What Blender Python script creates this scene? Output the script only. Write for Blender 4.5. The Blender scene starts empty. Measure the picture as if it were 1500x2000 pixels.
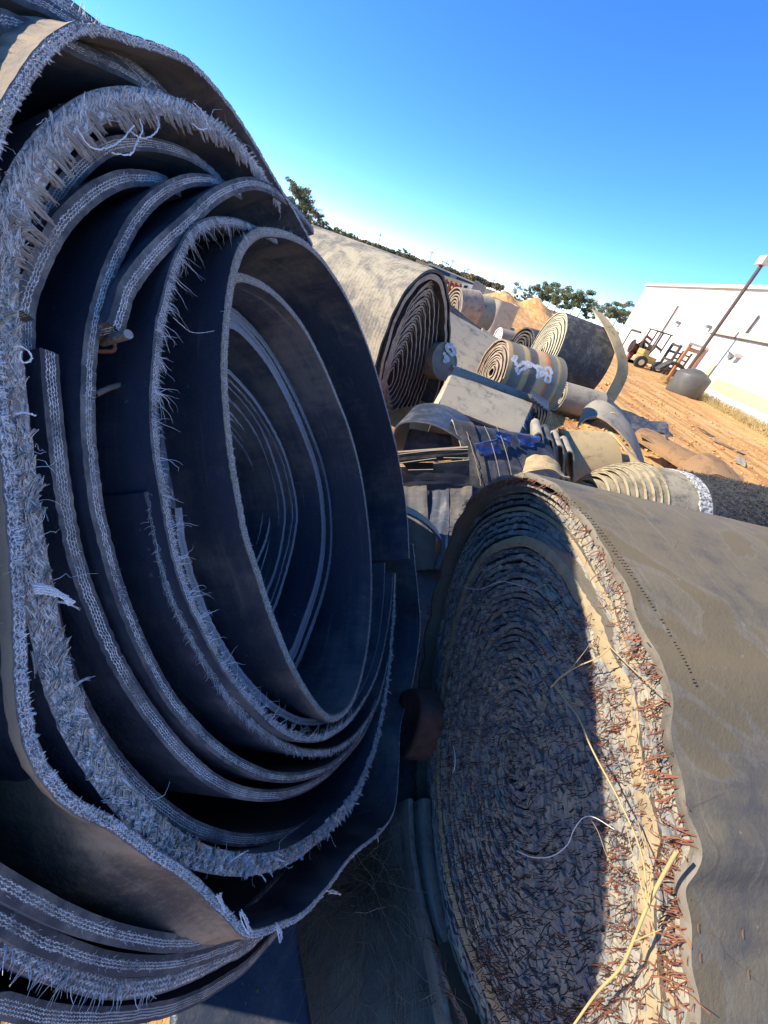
import bpy, math, random
import numpy as np
from mathutils import Matrix, Vector
random.seed(7); rng = np.random.default_rng(7)
SC = bpy.context.scene
COL = SC.collection
EYE = 1.6
# ------------------------------------------------------------------ camera
FPX, ROLL, DH = 735.0, math.radians(18.3), 478.0
PITCH = math.atan(DH / FPX)
cR, sR, cP, sP = math.cos(ROLL), math.sin(ROLL), math.cos(PITCH), math.sin(PITCH)
right = Vector((cR, sR * sP, sR * cP)); down = Vector((sR, -cR * sP, -cR * cP)); fwd = Vector((0, cP, -sP))
cam_d = bpy.data.cameras.new('camera'); cam = bpy.data.objects.new('camera', cam_d); COL.objects.link(cam)
cam_d.sensor_fit = 'VERTICAL'; cam_d.sensor_height = 24; cam_d.lens = 24 * FPX / 2000
cam_d.clip_start = 0.02; cam_d.clip_end = 3000
m = Matrix.Identity(4)
for i, a in enumerate((right, -down, -fwd)):
    for k in range(3): m[k][i] = a[k]
m[2][3] = EYE
cam.matrix_world = m
SC.camera = cam
# ------------------------------------------------------------------ light
SUN = Vector((-0.84, -0.10, 0.53)).normalized()          # towards the sun
w = bpy.data.worlds.new('World'); SC.world = w; w.use_nodes = True
nt = w.node_tree; nt.nodes.clear()
sky = nt.nodes.new('ShaderNodeTexSky'); sky.sky_type = 'NISHITA'; sky.sun_disc = False
sky.sun_elevation = math.asin(SUN.z); sky.sun_rotation = math.atan2(SUN.x, SUN.y)
sky.air_density = 0.75; sky.dust_density = 0.0; sky.ozone_density = 6.0; sky.altitude = 1600
bg = nt.nodes.new('ShaderNodeBackground'); bg.inputs[1].default_value = 0.142
out = nt.nodes.new('ShaderNodeOutputWorld')
hs_ = nt.nodes.new('ShaderNodeHueSaturation'); hs_.inputs['Saturation'].default_value = 1.15; hs_.inputs['Hue'].default_value = .505; nt.links.new(sky.outputs[0], hs_.inputs['Color']); nt.links.new(hs_.outputs[0], bg.inputs[0]); nt.links.new(bg.outputs[0], out.inputs[0])
sl = bpy.data.lights.new('sun', 'SUN'); sl.energy = 3.5; sl.angle = math.radians(0.5); sl.color = (1, 0.89, 0.72)
so = bpy.data.objects.new('sun', sl); COL.objects.link(so); so.rotation_euler = SUN.to_track_quat('Z', 'Y').to_euler()
SC.view_settings.view_transform = 'Standard'; SC.view_settings.look = 'None'
SC.view_settings.gamma = 1; SC.view_settings.use_curve_mapping = False
SC.view_settings.exposure = 1.42
SC.cycles.max_bounces = 6; SC.cycles.diffuse_bounces = 4; SC.cycles.use_denoising = True
# ------------------------------------------------------------------ pixel helpers (photo pixel -> world)
CAM = np.array([0, 0, EYE])
def ray(px, py):
    u, v = px - 750, py - 1000
    a = u * cR + v * sR; b = -u * sR + v * cR
    return np.array([a, FPX * cP - b * sP, -FPX * sP - b * cP])
def at(px, py, y):
    r = ray(px, py); return CAM + r * (y / r[1])
def onz(px, py, z=0.0):
    r = ray(px, py); return CAM + r * ((z - EYE) / r[2])
def onp(pts, n, p0):
    n = np.asarray(n, float); o = []
    for q in pts:
        r = ray(*q[:2]); o.append(CAM + r * (np.dot(p0 - CAM, n) / np.dot(r, n)))
    return np.array(o)
def nrm(az, el=0):
    a, e = math.radians(az), math.radians(el)
    return np.array([math.cos(e) * math.cos(a), -math.cos(e) * math.sin(a), math.sin(e)])
def unit(v):
    v = np.asarray(v, float); return v / np.maximum(np.linalg.norm(v, axis=-1, keepdims=True), 1e-9)
# ------------------------------------------------------------------ materials
def newmat(name):
    m = bpy.data.materials.new(name); m.use_nodes = True
    b = m.node_tree.nodes['Principled BSDF']; return m, m.node_tree, b
class N:
    """small node helper"""
    def __init__(s, nt): s.nt = nt
    def n(s, t, **k):
        x = s.nt.nodes.new(t)
        for a, v in k.items(): setattr(x, a, v)
        return x
    def link(s, a, b): s.nt.links.new(a, b)
    def put(s, sock, v):
        if isinstance(v, bpy.types.NodeSocket): s.link(v, sock)
        else: sock.default_value = v
    def math(s, op, a, b=0.0, c=0.0, clamp=False):
        x = s.n('ShaderNodeMath', operation=op); x.use_clamp = clamp
        s.put(x.inputs[0], a); s.put(x.inputs[1], b); s.put(x.inputs[2], c); return x.outputs[0]
    def noise(s, co, scale, detail=4, rough=.55, dist=0.0):
        x = s.n('ShaderNodeTexNoise'); s.put(x.inputs['Vector'], co); x.inputs['Scale'].default_value = scale
        x.inputs['Detail'].default_value = detail; x.inputs['Roughness'].default_value = rough
        x.inputs['Distortion'].default_value = dist; return x.outputs[0]
    def ramp(s, f, a, b, va=0.0, vb=1.0):
        x = s.n('ShaderNodeMapRange'); x.interpolation_type = 'SMOOTHSTEP'; s.put(x.inputs[0], f)
        x.inputs[1].default_value = a; x.inputs[2].default_value = b; x.inputs[3].default_value = va; x.inputs[4].default_value = vb
        return x.outputs[0]
    def mix(s, f, a, b):
        x = s.n('ShaderNodeMix', data_type='RGBA'); s.put(x.inputs[0], f)
        for sk, v in ((x.inputs[6], a), (x.inputs[7], b)):
            s.put(sk, (*v, 1) if isinstance(v, tuple) and len(v) == 3 else v)
        return x.outputs[2]
    def mapv(s, co, sc):
        x = s.n('ShaderNodeMapping'); s.put(x.inputs[0], co); x.inputs[3].default_value = sc; return x.outputs[0]
    def bump(s, h, st, dist, b):
        x = s.n('ShaderNodeBump'); x.inputs['Strength'].default_value = st; x.inputs['Distance'].default_value = dist
        s.put(x.inputs['Height'], h); s.link(x.outputs[0], b.inputs['Normal']); return x.outputs[0]
def rubber(name, dark=(.028, .03, .034), dust=(.20, .165, .12), amt=.35, scale=2.5, rough=.55, streak=.35, grain=.5, rib=0.0, ribp=.03, spec=.4, scuff=(.22, .21, .2), patch=None, crack=.3):
    m, nt, b = newmat(name); g = N(nt)
    tc = g.n('ShaderNodeTexCoord'); ob = tc.outputs['Object']; uv = tc.outputs['UV']
    n1 = g.noise(ob, scale, 8, .62, .6); n2 = g.noise(ob, scale * 6, 6, .7, .2)
    n3 = g.noise(g.mapv(uv, (3, 60, 1)), 1.0, 6, .65, .3)          # streaks that run along the belt
    n4 = g.noise(g.mapv(uv, (60, 6, 1)), 1.0, 4, .6, .2)
    f = g.math('ADD', g.math('MULTIPLY', n1, .55), g.math('ADD', g.math('MULTIPLY', n2, .25), g.math('MULTIPLY', g.math('ADD', n3, n4), .1)))
    d = g.ramp(f, .60 - amt * .45, .78 - amt * .45)
    col = g.mix(d, dark, dust)
    st = g.math('MULTIPLY', g.ramp(n3, .58, .75), streak); col = g.mix(st, col, scuff)
    fine = g.noise(ob, 140, 3, .7); col = g.mix(g.math('MULTIPLY', g.ramp(fine, .5, .75), grain * .5), col, dust)
    sc = g.noise(g.mapv(uv, (1.5, 140, 1)), 1.3, 2, .5); col = g.mix(g.math('MULTIPLY', g.ramp(sc, .66, .72), .35 * streak), col, scuff)
    if patch:
        pn = g.noise(ob, 3.1, 6, .55, 1.2); col = g.mix(g.math('MULTIPLY', g.ramp(pn, .535, .56), .8), col, patch)
        col = g.mix(g.math('MULTIPLY', g.math('MULTIPLY', g.ramp(pn, .515, .535), g.ramp(pn, .555, .535)), .2), col, scuff)
    vo = g.n('ShaderNodeTexVoronoi'); vo.feature = 'DISTANCE_TO_EDGE'; vo.inputs['Scale'].default_value = 9; g.link(g.mapv(ob, (1, 1, 1)), vo.inputs['Vector'])
    nk = g.noise(ob, 7, 4, .6, 1.0); ck = g.math('MULTIPLY', g.math('MULTIPLY', g.ramp(vo.outputs['Distance'], .0, .012, 1, 0), g.ramp(nk, .56, .62)), crack)
    col = g.mix(ck, col, (.012, .012, .012))
    speck = g.noise(ob, 60, 2, .5); col = g.mix(g.math('MULTIPLY', g.ramp(speck, .72, .76), .55), col, scuff)
    g.link(col, b.inputs['Base Color']); b.inputs['Specular IOR Level'].default_value = spec
    g.link(g.math('ADD', g.math('MULTIPLY', d, .3), rough), b.inputs['Roughness'])
    h = g.math('ADD', g.math('MULTIPLY', n2, .5), g.math('MULTIPLY', fine, .25))
    if rib:
        sx = g.n('ShaderNodeSeparateXYZ'); g.link(uv, sx.inputs[0])
        s_ = g.math('SINE', g.math('MULTIPLY', sx.outputs[1], 6.283 / ribp)); b_rib = g.ramp(s_, -.6, .6); h = g.math('ADD', h, g.math('MULTIPLY', s_, rib))
    g.bump(h, .6, .006, b); return m
def plyedge(name, base=(.055, .06, .068), thread=(.90, .90, .88), rows=3, v0=.3, v1=.72, per=.006, fuzz=.35, dustc=(.2, .19, .17)):
    m, nt, b = newmat(name); g = N(nt)
    tc = g.n('ShaderNodeTexCoord'); sx = g.n('ShaderNodeSeparateXYZ'); g.link(tc.outputs['UV'], sx.inputs[0])
    u, v = sx.outputs[0], sx.outputs[1]; ob = tc.outputs['Object']
    wob = g.noise(ob, 30, 3); fine = g.noise(ob, 260, 4, .7); mid = g.noise(ob, 110, 3, .6); drop = g.noise(ob, 16, 4, .65)
    vv = g.math('ADD', v, g.math('MULTIPLY', g.math('SUBTRACT', wob, .5), .16))
    t = g.math('MULTIPLY', g.math('DIVIDE', g.math('SUBTRACT', vv, v0), v1 - v0), rows)
    inb = g.math('MULTIPLY', g.math('GREATER_THAN', t, 0), g.math('LESS_THAN', t, rows))
    ph = g.math('MULTIPLY', g.math('FLOOR', t), 3.1416)
    si = g.math('SINE', g.math('ADD', g.math('ADD', g.math('MULTIPLY', u, 6.283 / per), ph), g.math('MULTIPLY', mid, 9.0)))
    z = g.math('ABSOLUTE', g.math('ADD', g.math('ADD', g.math('SUBTRACT', g.math('FRACT', t), .5), g.math('MULTIPLY', si, .17)), g.math('MULTIPLY', g.math('SUBTRACT', mid, .5), .5)))
    mk = g.math('MULTIPLY', inb, g.ramp(z, .13, .26, 1, 0))
    mk = g.math('MULTIPLY', mk, g.ramp(drop, .36, .54, .18, 1)); mk = g.math('MULTIPLY', mk, g.ramp(fine, .3, .55, .5, 1))
    fz = g.math('MULTIPLY', g.math('MULTIPLY', inb, g.ramp(fine, .45, .7)), fuzz)
    col = g.mix(g.ramp(g.noise(ob, 18, 5, .7), .4, .7), base, dustc)
    col = g.mix(g.math('MAXIMUM', mk, fz), col, thread)
    g.link(col, b.inputs['Base Color']); b.inputs['Roughness'].default_value = .85
    g.bump(g.math('ADD', mk, g.math('MULTIPLY', fine, .4)), .9, .003, b); return m
def plain(name, c, rough=.7, var=.25, scale=8, metal=0.0, c2=None, bump=.3, amt=.5):
    m, nt, b = newmat(name); g = N(nt); tc = g.n('ShaderNodeTexCoord'); ob = tc.outputs['Object']
    n1 = g.noise(ob, scale, 6, .6, .2)
    c2 = c2 or tuple(x * (1 - var) for x in c)
    g.link(g.mix(g.ramp(n1, .5 - amt * .5, .5 + amt * .5), c, c2), b.inputs['Base Color'])
    b.inputs['Roughness'].default_value = rough; b.inputs['Metallic'].default_value = metal
    if bump: g.bump(g.noise(ob, scale * 8, 4, .6), bump, .01, b)
    return m
M = {}
M['navy'] = rubber('black_rubber', (.044, .056, .082), (.14, .15, .17), .30, 2.2, .30, .45, .25, spec=.6)
M['navydust'] = rubber('dusty_rubber', (.048, .058, .080), (.18, .165, .145), .33, 2.0, .36, .7, .35, spec=.55)
M['sunrub'] = rubber('clay_dusted_rubber', (.07, .066, .06), (.38, .29, .185), .44, 3.5, .7, .3, .5)
M['plyA'] = plyedge('white_ply_edge')
M['plyB'] = plyedge('fine_ply_edge', rows=4, v0=.22, v1=.8, per=.0045, fuzz=.15)
M['plyC'] = plyedge('tan_ply_edge', base=(.20, .17, .12), thread=(.55, .5, .4), rows=3, v0=.1, v1=.9, fuzz=.6)
M['plyG'] = plyedge('grey_ply_edge', base=(.20, .225, .26), thread=(.10, .11, .12), rows=2, v0=.45, v1=.6, fuzz=.2)
M['plyW'] = plyedge('ragged_ply_edge', base=(.1, .1, .1), thread=(.9, .89, .86), rows=3, v0=.08, v1=.92, fuzz=.8)
M['plyT'] = plyedge('matted_ply_edge', base=(.22, .21, .2), thread=(.7, .68, .64), rows=2, v0=.02, v1=.98, per=.03, fuzz=.95)
M['white'] = plain('white_cord', (.84, .85, .84), .9, .3, 40, c2=(.6, .58, .54), bump=0)
M['cream'] = plain('cream_tuft', (.66, .60, .52), .9, .4, 25, c2=(.36, .31, .26), bump=0)
M['rust'] = plain('rusty_wire', (.30, .105, .045), .8, .4, 30, c2=(.13, .05, .03), bump=0); M['rustshade'] = plain('shade_toned_rusty_wire', (.12, .055, .035), .85, .4, 30, c2=(.045, .03, .025), bump=0)  # one rusty wire in two tones: brighter for sunlit ends, darker for shaded ones
M['straw'] = plain('dry_straw', (.55, .42, .16), .7, .3, 12, c2=(.38, .3, .14), bump=0)
M['deadgrass'] = plain('dead_grass', (.30, .24, .15), .8, .3, 10, c2=(.16, .12, .08), bump=0)
# ------------------------------------------------------------------ mesh building
class Geo:
    def __init__(s): s.v = []; s.f = []; s.m = []; s.uv = []; s.n = 0
    def add(s, v, f, mi=0, uv=None):
        v = np.asarray(v, float).reshape(-1, 3); f = np.asarray(f, int)
        s.v.append(v); s.f.append((f + s.n, mi, None if uv is None else np.asarray(uv, float))); s.n += len(v)
        return s
    def box(s, c, sx, sy, sz, ax=None, mi=0):
        ax = np.eye(3) if ax is None else np.asarray(ax, float)
        k = np.array([(i, j, l) for i in (-.5, .5) for j in (-.5, .5) for l in (-.5, .5)]) * (sx, sy, sz)
        return s.add(np.asarray(c) + k @ ax, [(0, 1, 3, 2), (4, 6, 7, 5), (0, 4, 5, 1), (2, 3, 7, 6), (0, 2, 6, 4), (1, 5, 7, 3)], mi)
    def tubes(s, P, R, sides=3, mi=0, cap=False):
        """P (N,K,3) paths, R (N,K) radii"""
        P = np.asarray(P, float); Nn, K, _ = P.shape; R = np.broadcast_to(np.asarray(R, float), (Nn, K))
        T = unit(np.gradient(P, axis=1)); ref = np.where(np.abs(T[..., 2:3]) > .9, np.array([1., 0, 0]), np.array([0, 0, 1.]))
        U = unit(np.cross(T, ref)); V = np.cross(T, U)
        a = np.arange(sides) * 2 * math.pi / sides
        X = P[:, :, None] + R[:, :, None, None] * (U[:, :, None] * np.cos(a)[:, None] + V[:, :, None] * np.sin(a)[:, None])
        idx = np.arange(Nn * K * sides).reshape(Nn, K, sides)
        A = idx[:, :-1]; B = idx[:, 1:]
        F = np.stack([A, np.roll(A, -1, 2), np.roll(B, -1, 2), B], -1).reshape(-1, 4)
        s.add(X, F, mi)
        if cap:
            for c in (idx[:, 0], idx[:, -1]):
                for r_ in c: s.f.append((np.array([r_ + s.n - X.size // 3]), mi, None))
        return s
    def grid(s, G, mi=0, uv=None, closed=False):
        G = np.asarray(G, float); a, b, _ = G.shape
        idx = np.arange(a * b).reshape(a, b)
        A = idx if closed else idx[:-1]; B = np.roll(idx, -1, 0) if closed else idx[1:]
        F = np.stack([A[:, :-1], B[:, :-1], B[:, 1:], A[:, 1:]], -1).reshape(-1, 4)
        luv = None
        if uv is not None:
            uv = np.asarray(uv, float)
            if closed: uv = np.concatenate([uv, uv[:1] + [uv[-1, 0, 0] + (uv[1, 0, 0] - uv[0, 0, 0]) - uv[0, 0, 0], 0]], 0)
            luv = np.stack([uv[:-1, :-1], uv[1:, :-1], uv[1:, 1:], uv[:-1, 1:]], 2).reshape(-1, 2)
        return s.add(G.reshape(-1, 3), F, mi, luv)
    def build(s, name, mats, parent=None, smooth=True, ang=None, **props):
        V = np.concatenate(s.v) if s.v else np.zeros((0, 3))
        org = world_loc(parent)
        me = bpy.data.meshes.new(name); loops = []; starts = []; mi = []; uvs = []; tot = 0
        for f, k, u in s.f:
            n, c = f.shape; loops.append(f.reshape(-1)); starts.append(tot + np.arange(n) * c); tot += n * c
            mi.append(np.full(n, k)); uvs.append(np.zeros((n * c, 2)) if u is None else u)
        loops = np.concatenate(loops); starts = np.concatenate(starts); mi = np.concatenate(mi); uvs = np.concatenate(uvs)
        me.vertices.add(len(V)); me.vertices.foreach_set('co', (V - org).astype(np.float32).ravel())
        me.loops.add(len(loops)); me.loops.foreach_set('vertex_index', loops.astype(np.int32))
        me.polygons.add(len(starts)); me.polygons.foreach_set('loop_start', starts.astype(np.int32))
        tt = np.diff(np.append(starts, tot)); me.polygons.foreach_set('loop_total', tt.astype(np.int32))
        for q in (mats if isinstance(mats, (list, tuple)) else [mats]): me.materials.append(M[q] if isinstance(q, str) else q)
        me.update(calc_edges=True)
        me.polygons.foreach_set('material_index', mi.astype(np.int32))
        me.polygons.foreach_set('use_smooth', np.full(len(mi), smooth))
        ul = me.uv_layers.new(name='UVMap'); ul.data.foreach_set('uv', uvs.astype(np.float32).ravel())
        me.validate()
        o = bpy.data.objects.new(name, me); COL.objects.link(o)
        if parent is not None: o.parent = parent
        for k, v in props.items(): o[k] = v
        return o
def world_loc(o):
    p = np.zeros(3)
    while o is not None: p = p + np.array(o.location); o = o.parent
    return p
def thing(name, label, cat, loc=(0, 0, 0), group=None):
    o = bpy.data.objects.new(name, None); COL.objects.link(o); o.location = tuple(float(x) for x in loc); o.empty_display_size = .1
    o['label'] = label; o['category'] = cat
    if group: o['group'] = group
    return o
def tag(o, label=None, cat=None, group=None, kind=None):
    for k, v in (('label', label), ('category', cat), ('group', group), ('kind', kind)):
        if v: o[k] = v
    return o
def resample(P, step=None, n=None, closed=False):
    """Catmull-Rom through points then even spacing"""
    P = np.asarray(P, float); Q = np.vstack([P[-1], P, P[0], P[1]]) if closed else np.vstack([2 * P[0] - P[1], P, 2 * P[-1] - P[-2]])
    o = []; t = np.linspace(0, 1, 12, endpoint=False)[:, None]
    for i in range(1, len(Q) - 2):
        a, b, c, d = Q[i - 1:i + 3]
        o.append(.5 * ((2 * b) + (-a + c) * t + (2 * a - 5 * b + 4 * c - d) * t ** 2 + (-a + 3 * b - 3 * c + d) * t ** 3))
    o = np.vstack(o + [Q[-2][None]]); L = np.r_[0, np.cumsum(np.linalg.norm(np.diff(o, axis=0), axis=1))]
    if n is None: n = max(3, int(L[-1] / step) + 1)
    s = np.linspace(0, L[-1], n, endpoint=not closed)
    return np.stack([np.interp(s, L, o[:, k]) for k in range(o.shape[1])], 1), s
def snoise(x, seed=0, oct=3):
    r = np.random.default_rng(seed); o = np.zeros_like(np.asarray(x, float))
    for k in range(oct):
        for _ in range(3):
            o = o + np.sin(x * (2 ** k) * r.uniform(.7, 1.4) + r.uniform(0, 6.28)) * .5 / (1.6 ** k)
    return o / 2
def ribbon(P, W, L, t, s=None, rows=8, closed=False, jit=0.0, wav=0.0, seed=0, geo=None, mi=(0, 1), out=None, inner_mi=None, jf=300.0, flare=None, fl=.1):
    """belt: edge line P, swept along W for L, thickness t. mats: mi[0] rubber faces, mi[1] edge faces"""
    g = geo or Geo(); P = np.asarray(P, float); n = len(P); W = unit(np.asarray(W, float))
    if s is None: s = np.r_[0, np.cumsum(np.linalg.norm(np.diff(P, axis=0), axis=1))]
    T = (np.roll(P, -1, 0) - np.roll(P, 1, 0)) if closed else np.gradient(P, axis=0)
    Nn = unit(np.cross(T, W)); c = P.mean(0)
    if out is None:
        if (Nn * (P - c)).sum() < 0: Nn = -Nn
    else:
        if (Nn * np.asarray(out)).sum() < 0: Nn = -Nn
    L = np.broadcast_to(np.asarray(L, float), (n,))
    d = np.linspace(0, 1, rows) ** 1.5
    D = d[None, :] * L[:, None]
    off = jit * (snoise(s * jf, seed, 2))
    base = P[:, None] + W * (D + (off[:, None] * (1 - d)[None]))[..., None]
    if wav: base = base + Nn[:, None] * (wav * (snoise(s[:, None] * 2.2 + d[None] * 1.5, seed + 5, 2) - snoise(s * 2.2, seed + 5, 2)[:, None]) * d[None] ** .5)[..., None]
    if flare is not None:
        q = np.clip(D / fl, 0, 1); base = base + Nn[:, None] * (np.broadcast_to(flare, (n,))[:, None] * q * q * (3 - 2 * q))[..., None]
    O = base + Nn[:, None] * (t / 2); I = base - Nn[:, None] * (t / 2)
    uv = np.stack(np.broadcast_arrays(s[:, None], D), -1)
    g.grid(O, mi[0], uv, closed); g.grid(I[:, ::-1], mi[0] if inner_mi is None else inner_mi, uv[:, ::-1], closed)
    # edge faces (front), split in 3 across
    k = np.linspace(0, 1, 4)
    F = I[:, :1] * (1 - k)[None, :, None] + O[:, :1] * k[None, :, None]
    F = F - W * (0.08 * t * np.sin(k * math.pi))[None, :, None]
    uvf = np.stack(np.broadcast_arrays(s[:, None], k[None]), -1); g.grid(F, mi[1], uvf, closed)
    B = np.stack([O[:, -1], I[:, -1]], 1); g.grid(B, mi[0], None, closed)
    if not closed:
        for e, fl in ((0, 1), (-1, -1)):
            E = np.stack([O[e], I[e]], 0)[::fl]; uve = np.stack(np.broadcast_arrays(D[e][None] , np.array([0., 1.])[:, None]), -1)
            g.grid(E, mi[1], uve)
    return g, Nn
def hairs(P, D, ln, rad, K=4, curl=.3, grav=.0, geo=None, mi=0, sides=3, taper=.25):
    """tubes rooted at P (N,3) leaving along D (N,3)"""
    g = geo or Geo(); n = len(P); D = unit(D); ln = np.broadcast_to(ln, (n,)); rad = np.broadcast_to(rad, (n,))
    pts = [P]; d = D.copy()
    for k in range(K - 1):
        d = unit(d + rng.normal(0, curl, (n, 3)) + np.array([0, 0, -grav]))
        pts.append(pts[-1] + d * (ln / (K - 1))[:, None])
    X = np.stack(pts, 1); R = rad[:, None] * np.linspace(1, taper, K)[None]
    g.tubes(X, R, sides, mi); return g
# ================================================================== SETTING: ground
def gh(x, y):
    """ground height"""
    x = np.asarray(x, float); y = np.asarray(y, float)
    h = 0.12 * np.clip((x - 10 - .08 * (y - 15)) / 3.5, 0, 1) ** 2
    far = np.clip((np.hypot(x, y) - 60) / 120, 0, 1); h = h + far * 1.2
    # dirt bank beyond the rolls
    h = h + 1.7 * np.exp(-((x - 9.5) / 7.5) ** 2 - ((y - 62) / 9) ** 2) * (1 + .3 * np.sin(x * 1.3) + .2 * np.sin(y * .9 + x))
    return h
def axis_pts(lo, hi, fine_lo, fine_hi, fs, cs):
    a = [np.arange(fine_lo, fine_hi, fs)]
    v, s = fine_hi, fs
    while v < hi: a.append([v]); s *= cs; v += s
    a.append([hi]); v, s = fine_lo, fs; l = []
    while v > lo: s *= cs; v -= s; l.append(max(v, lo))
    return np.concatenate([np.array(l[::-1])] + [np.atleast_1d(q) for q in a])
gx = axis_pts(-900, 900, -2, 14, .07, 1.07); gy = axis_pts(-60, 1200, -1.5, 16, .07, 1.06)
GX, GY = np.meshgrid(gx, gy, indexing='ij')
rut = (snoise(GX * 5.5 + .25 * snoise(GY * .5, 3), 11, 3) * .022 + snoise(GX * 1.1 + GY * .25, 12, 2) * .02) * np.exp(-(np.hypot(GX, GY) / 60) ** 2)
gz = gh(GX, GY) + rut + rng.normal(0, .004, GX.shape) * (np.hypot(GX, GY) < 25)
m, nt, b = newmat('orange_clay'); g = N(nt); tc = g.n('ShaderNodeTexCoord'); ob = tc.outputs['Object']
a1 = g.noise(g.mapv(ob, (1.6, .16, 1)), 1.6, 8, .62, .8); a2 = g.noise(ob, .35, 6, .6, .5); a3 = g.noise(ob, 9, 6, .7, .2)
a5 = g.noise(g.mapv(ob, (5.5, .5, 1)), 1.0, 5, .6, .3)
c = g.mix(g.ramp(a1, .38, .62), (.43, .20, .055), (.64, .37, .13))
c = g.mix(g.ramp(a3, .52, .72), c, (.64, .40, .17))
c = g.mix(g.ramp(a2, .56, .70), c, (.66, .42, .20))
c = g.mix(g.math('MULTIPLY', g.ramp(a5, .56, .68), .6), c, (.33, .11, .03))
sx = g.n('ShaderNodeSeparateXYZ'); g.link(ob, sx.inputs[0])
c = g.mix(g.ramp(sx.outputs[1], 70, 130), c, (.15, .12, .05))
g.link(c, b.inputs['Base Color']); b.inputs['Roughness'].default_value = .95
g.bump(g.math('ADD', a3, g.math('ADD', a1, a5)), .7, .05, b); M['clay'] = m
ge = Geo(); ge.grid(np.stack([GX, GY, gz], -1)[:, ::-1], 0); tag(ge.build('ground', 'clay'), kind='structure')
# ================================================================== ROLL 1: big loose roll at the left
n1 = nrm(0, 27); D1 = 0.35; W1 = -n1
LOC1 = CAM - n1 * D1 + np.array([-.6, 1.0, -.9]); LOC1[2] = 0.0
roll1 = thing('belt_roll', 'huge loosely wound black conveyor belt roll with frayed white edges filling the left side', 'belt roll', LOC1, 'rolls of used conveyor belt')
E1 = {}
def turn1(px, rec, L=1.0, t=.016, mats=('navydust', 'plyA'), closed=False, jit=.0015, wav=.012, seed=1, label=None, step=.008, name='belt_turn', im=None, flare=None):
    n = len(px); rr = np.broadcast_to(np.asarray(rec, float), (n,))
    P = np.array([onp([q], n1, CAM - n1 * (D1 + r))[0] for q, r in zip(px, rr)])
    P4 = np.c_[P, np.zeros(n) if flare is None else np.asarray(flare, float)]
    P4, s = resample(P4, step=step, closed=closed); P = P4[:, :3]; flv = P4[:, 3]
    gq, Nn = ribbon(P, W1, L - rr.mean(), t, s, rows=14, closed=closed, jit=jit, wav=wav, seed=seed, inner_mi=2, flare=flv)
    o = gq.build(name, list(mats) + [im or 'navydust'], roll1)
    if label: o['label'] = label
    return o, P, Nn, s
L0 = [(806, 1062), (816, 1160), (820, 1230), (806, 1330), (783, 1410), (778, 1500), (770, 1580), (742, 1625), (690, 1668), (642, 1730), (592, 1785), (545, 1808), (487, 1824), (440, 1782), (372, 1716), (300, 1668), (222, 1612), (150, 1575), (102, 1528), (66, 1470), (46, 1380), (38, 1250), (32, 1100), (20, 950), (4, 800), (-14, 650), (-28, 500), (-25, 360), (2, 240), (40, 168), (80, 110), (120, 74), (172, 54), (250, 76), (330, 102), (382, 132), (432, 186), (482, 256), (530, 338), (578, 418), (610, 478)]
fl0 = np.interp(np.arange(len(L0)), [0, 11, 13, 15, 17, 19, 26, 29, 33, 36, 40], [0, 0, .05, .03, -.035, -.045, -.045, .02, .03, 0, 0])
t0 = turn1(L0, 0.0, 1.0, .010, ('sunrub', 'plyW'), seed=3, flare=fl0, label='clay dusted outer turn with a curled free edge')
L1 = [(772, 1120), (768, 1200), (756, 1330), (738, 1430), (716, 1500), (688, 1560), (632, 1622), (570, 1668), (500, 1688), (420, 1682), (352, 1656), (292, 1612), (236, 1552), (186, 1482), (146, 1412), (116, 1335), (96, 1258), (80, 1180), (64, 1100), (52, 1030), (42, 950), (30, 850), (18, 750), (8, 650), (2, 560), (12, 470), (42, 372), (92, 292), (152, 234), (202, 206), (262, 196), (330, 206), (390, 230), (440, 264), (480, 302), (510, 342), (545, 395)]
t1 = turn1(L1, .012, .95, .024, ('navy', 'plyT'), seed=5)
L2 = [(760, 1180), (745, 1330), (725, 1430), (680, 1530), (600, 1610), (500, 1640), (400, 1625), (310, 1570), (230, 1490), (165, 1390), (120, 1280), (92, 1150), (72, 1000), (58, 850), (52, 700), (52, 600), (68, 500), (95, 415), (130, 360), (175, 312), (222, 284), (280, 280), (340, 292), (390, 316), (432, 352)]
t2 = turn1(L2, .05, .9, .016, ('navy', 'plyB'), seed=6)
L3 = [(47, 612), (56, 572), (72, 530), (95, 480), (122, 436), (160, 396), (202, 366), (250, 348), (312, 352), (350, 372)]
t3 = turn1(L3, .035, .9, .017, ('navy', 'plyA'), seed=7, label='short turn with a cut end and honeycomb weave edge')
L4 = [(735, 1365), (700, 1440), (655, 1490), (600, 1514), (540, 1518), (480, 1498), (422, 1460), (370, 1410), (330, 1360), (290, 1290), (254, 1210), (225, 1130), (206, 1060), (191, 1000), (181, 930), (174, 860), (172, 800), (174, 720), (181, 650), (195, 590), (214, 530), (239, 475), (266, 428), (302, 388), (342, 362), (382, 351), (428, 357), (470, 380)]
t4 = turn1(L4, .018, .95, .015, ('navy', 'plyA'), seed=8)
L5 = [(96, 686), (101, 760), (110, 850), (122, 950), (137, 1040), (157, 1120), (187, 1200), (222, 1280), (266, 1356), (312, 1420), (362, 1478), (420, 1526), (482, 1550), (550, 1552), (612, 1530), (662, 1490), (712, 1430), (742, 1360)]
t5 = turn1(L5, .024, .9, .016, ('navy', 'plyB'), seed=9, label='turn ending in a square cut at its upper left')
L6 = [(226, 642), (240, 596), (248, 568), (280, 520), (322, 474), (370, 430), (410, 392), (450, 368), (490, 358), (522, 366), (545, 380), (580, 410), (612, 450)]
t6 = turn1(L6, .004, .9, .019, ('navy', 'plyA'), seed=10, label='bent turn with a ragged cut end')
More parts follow.
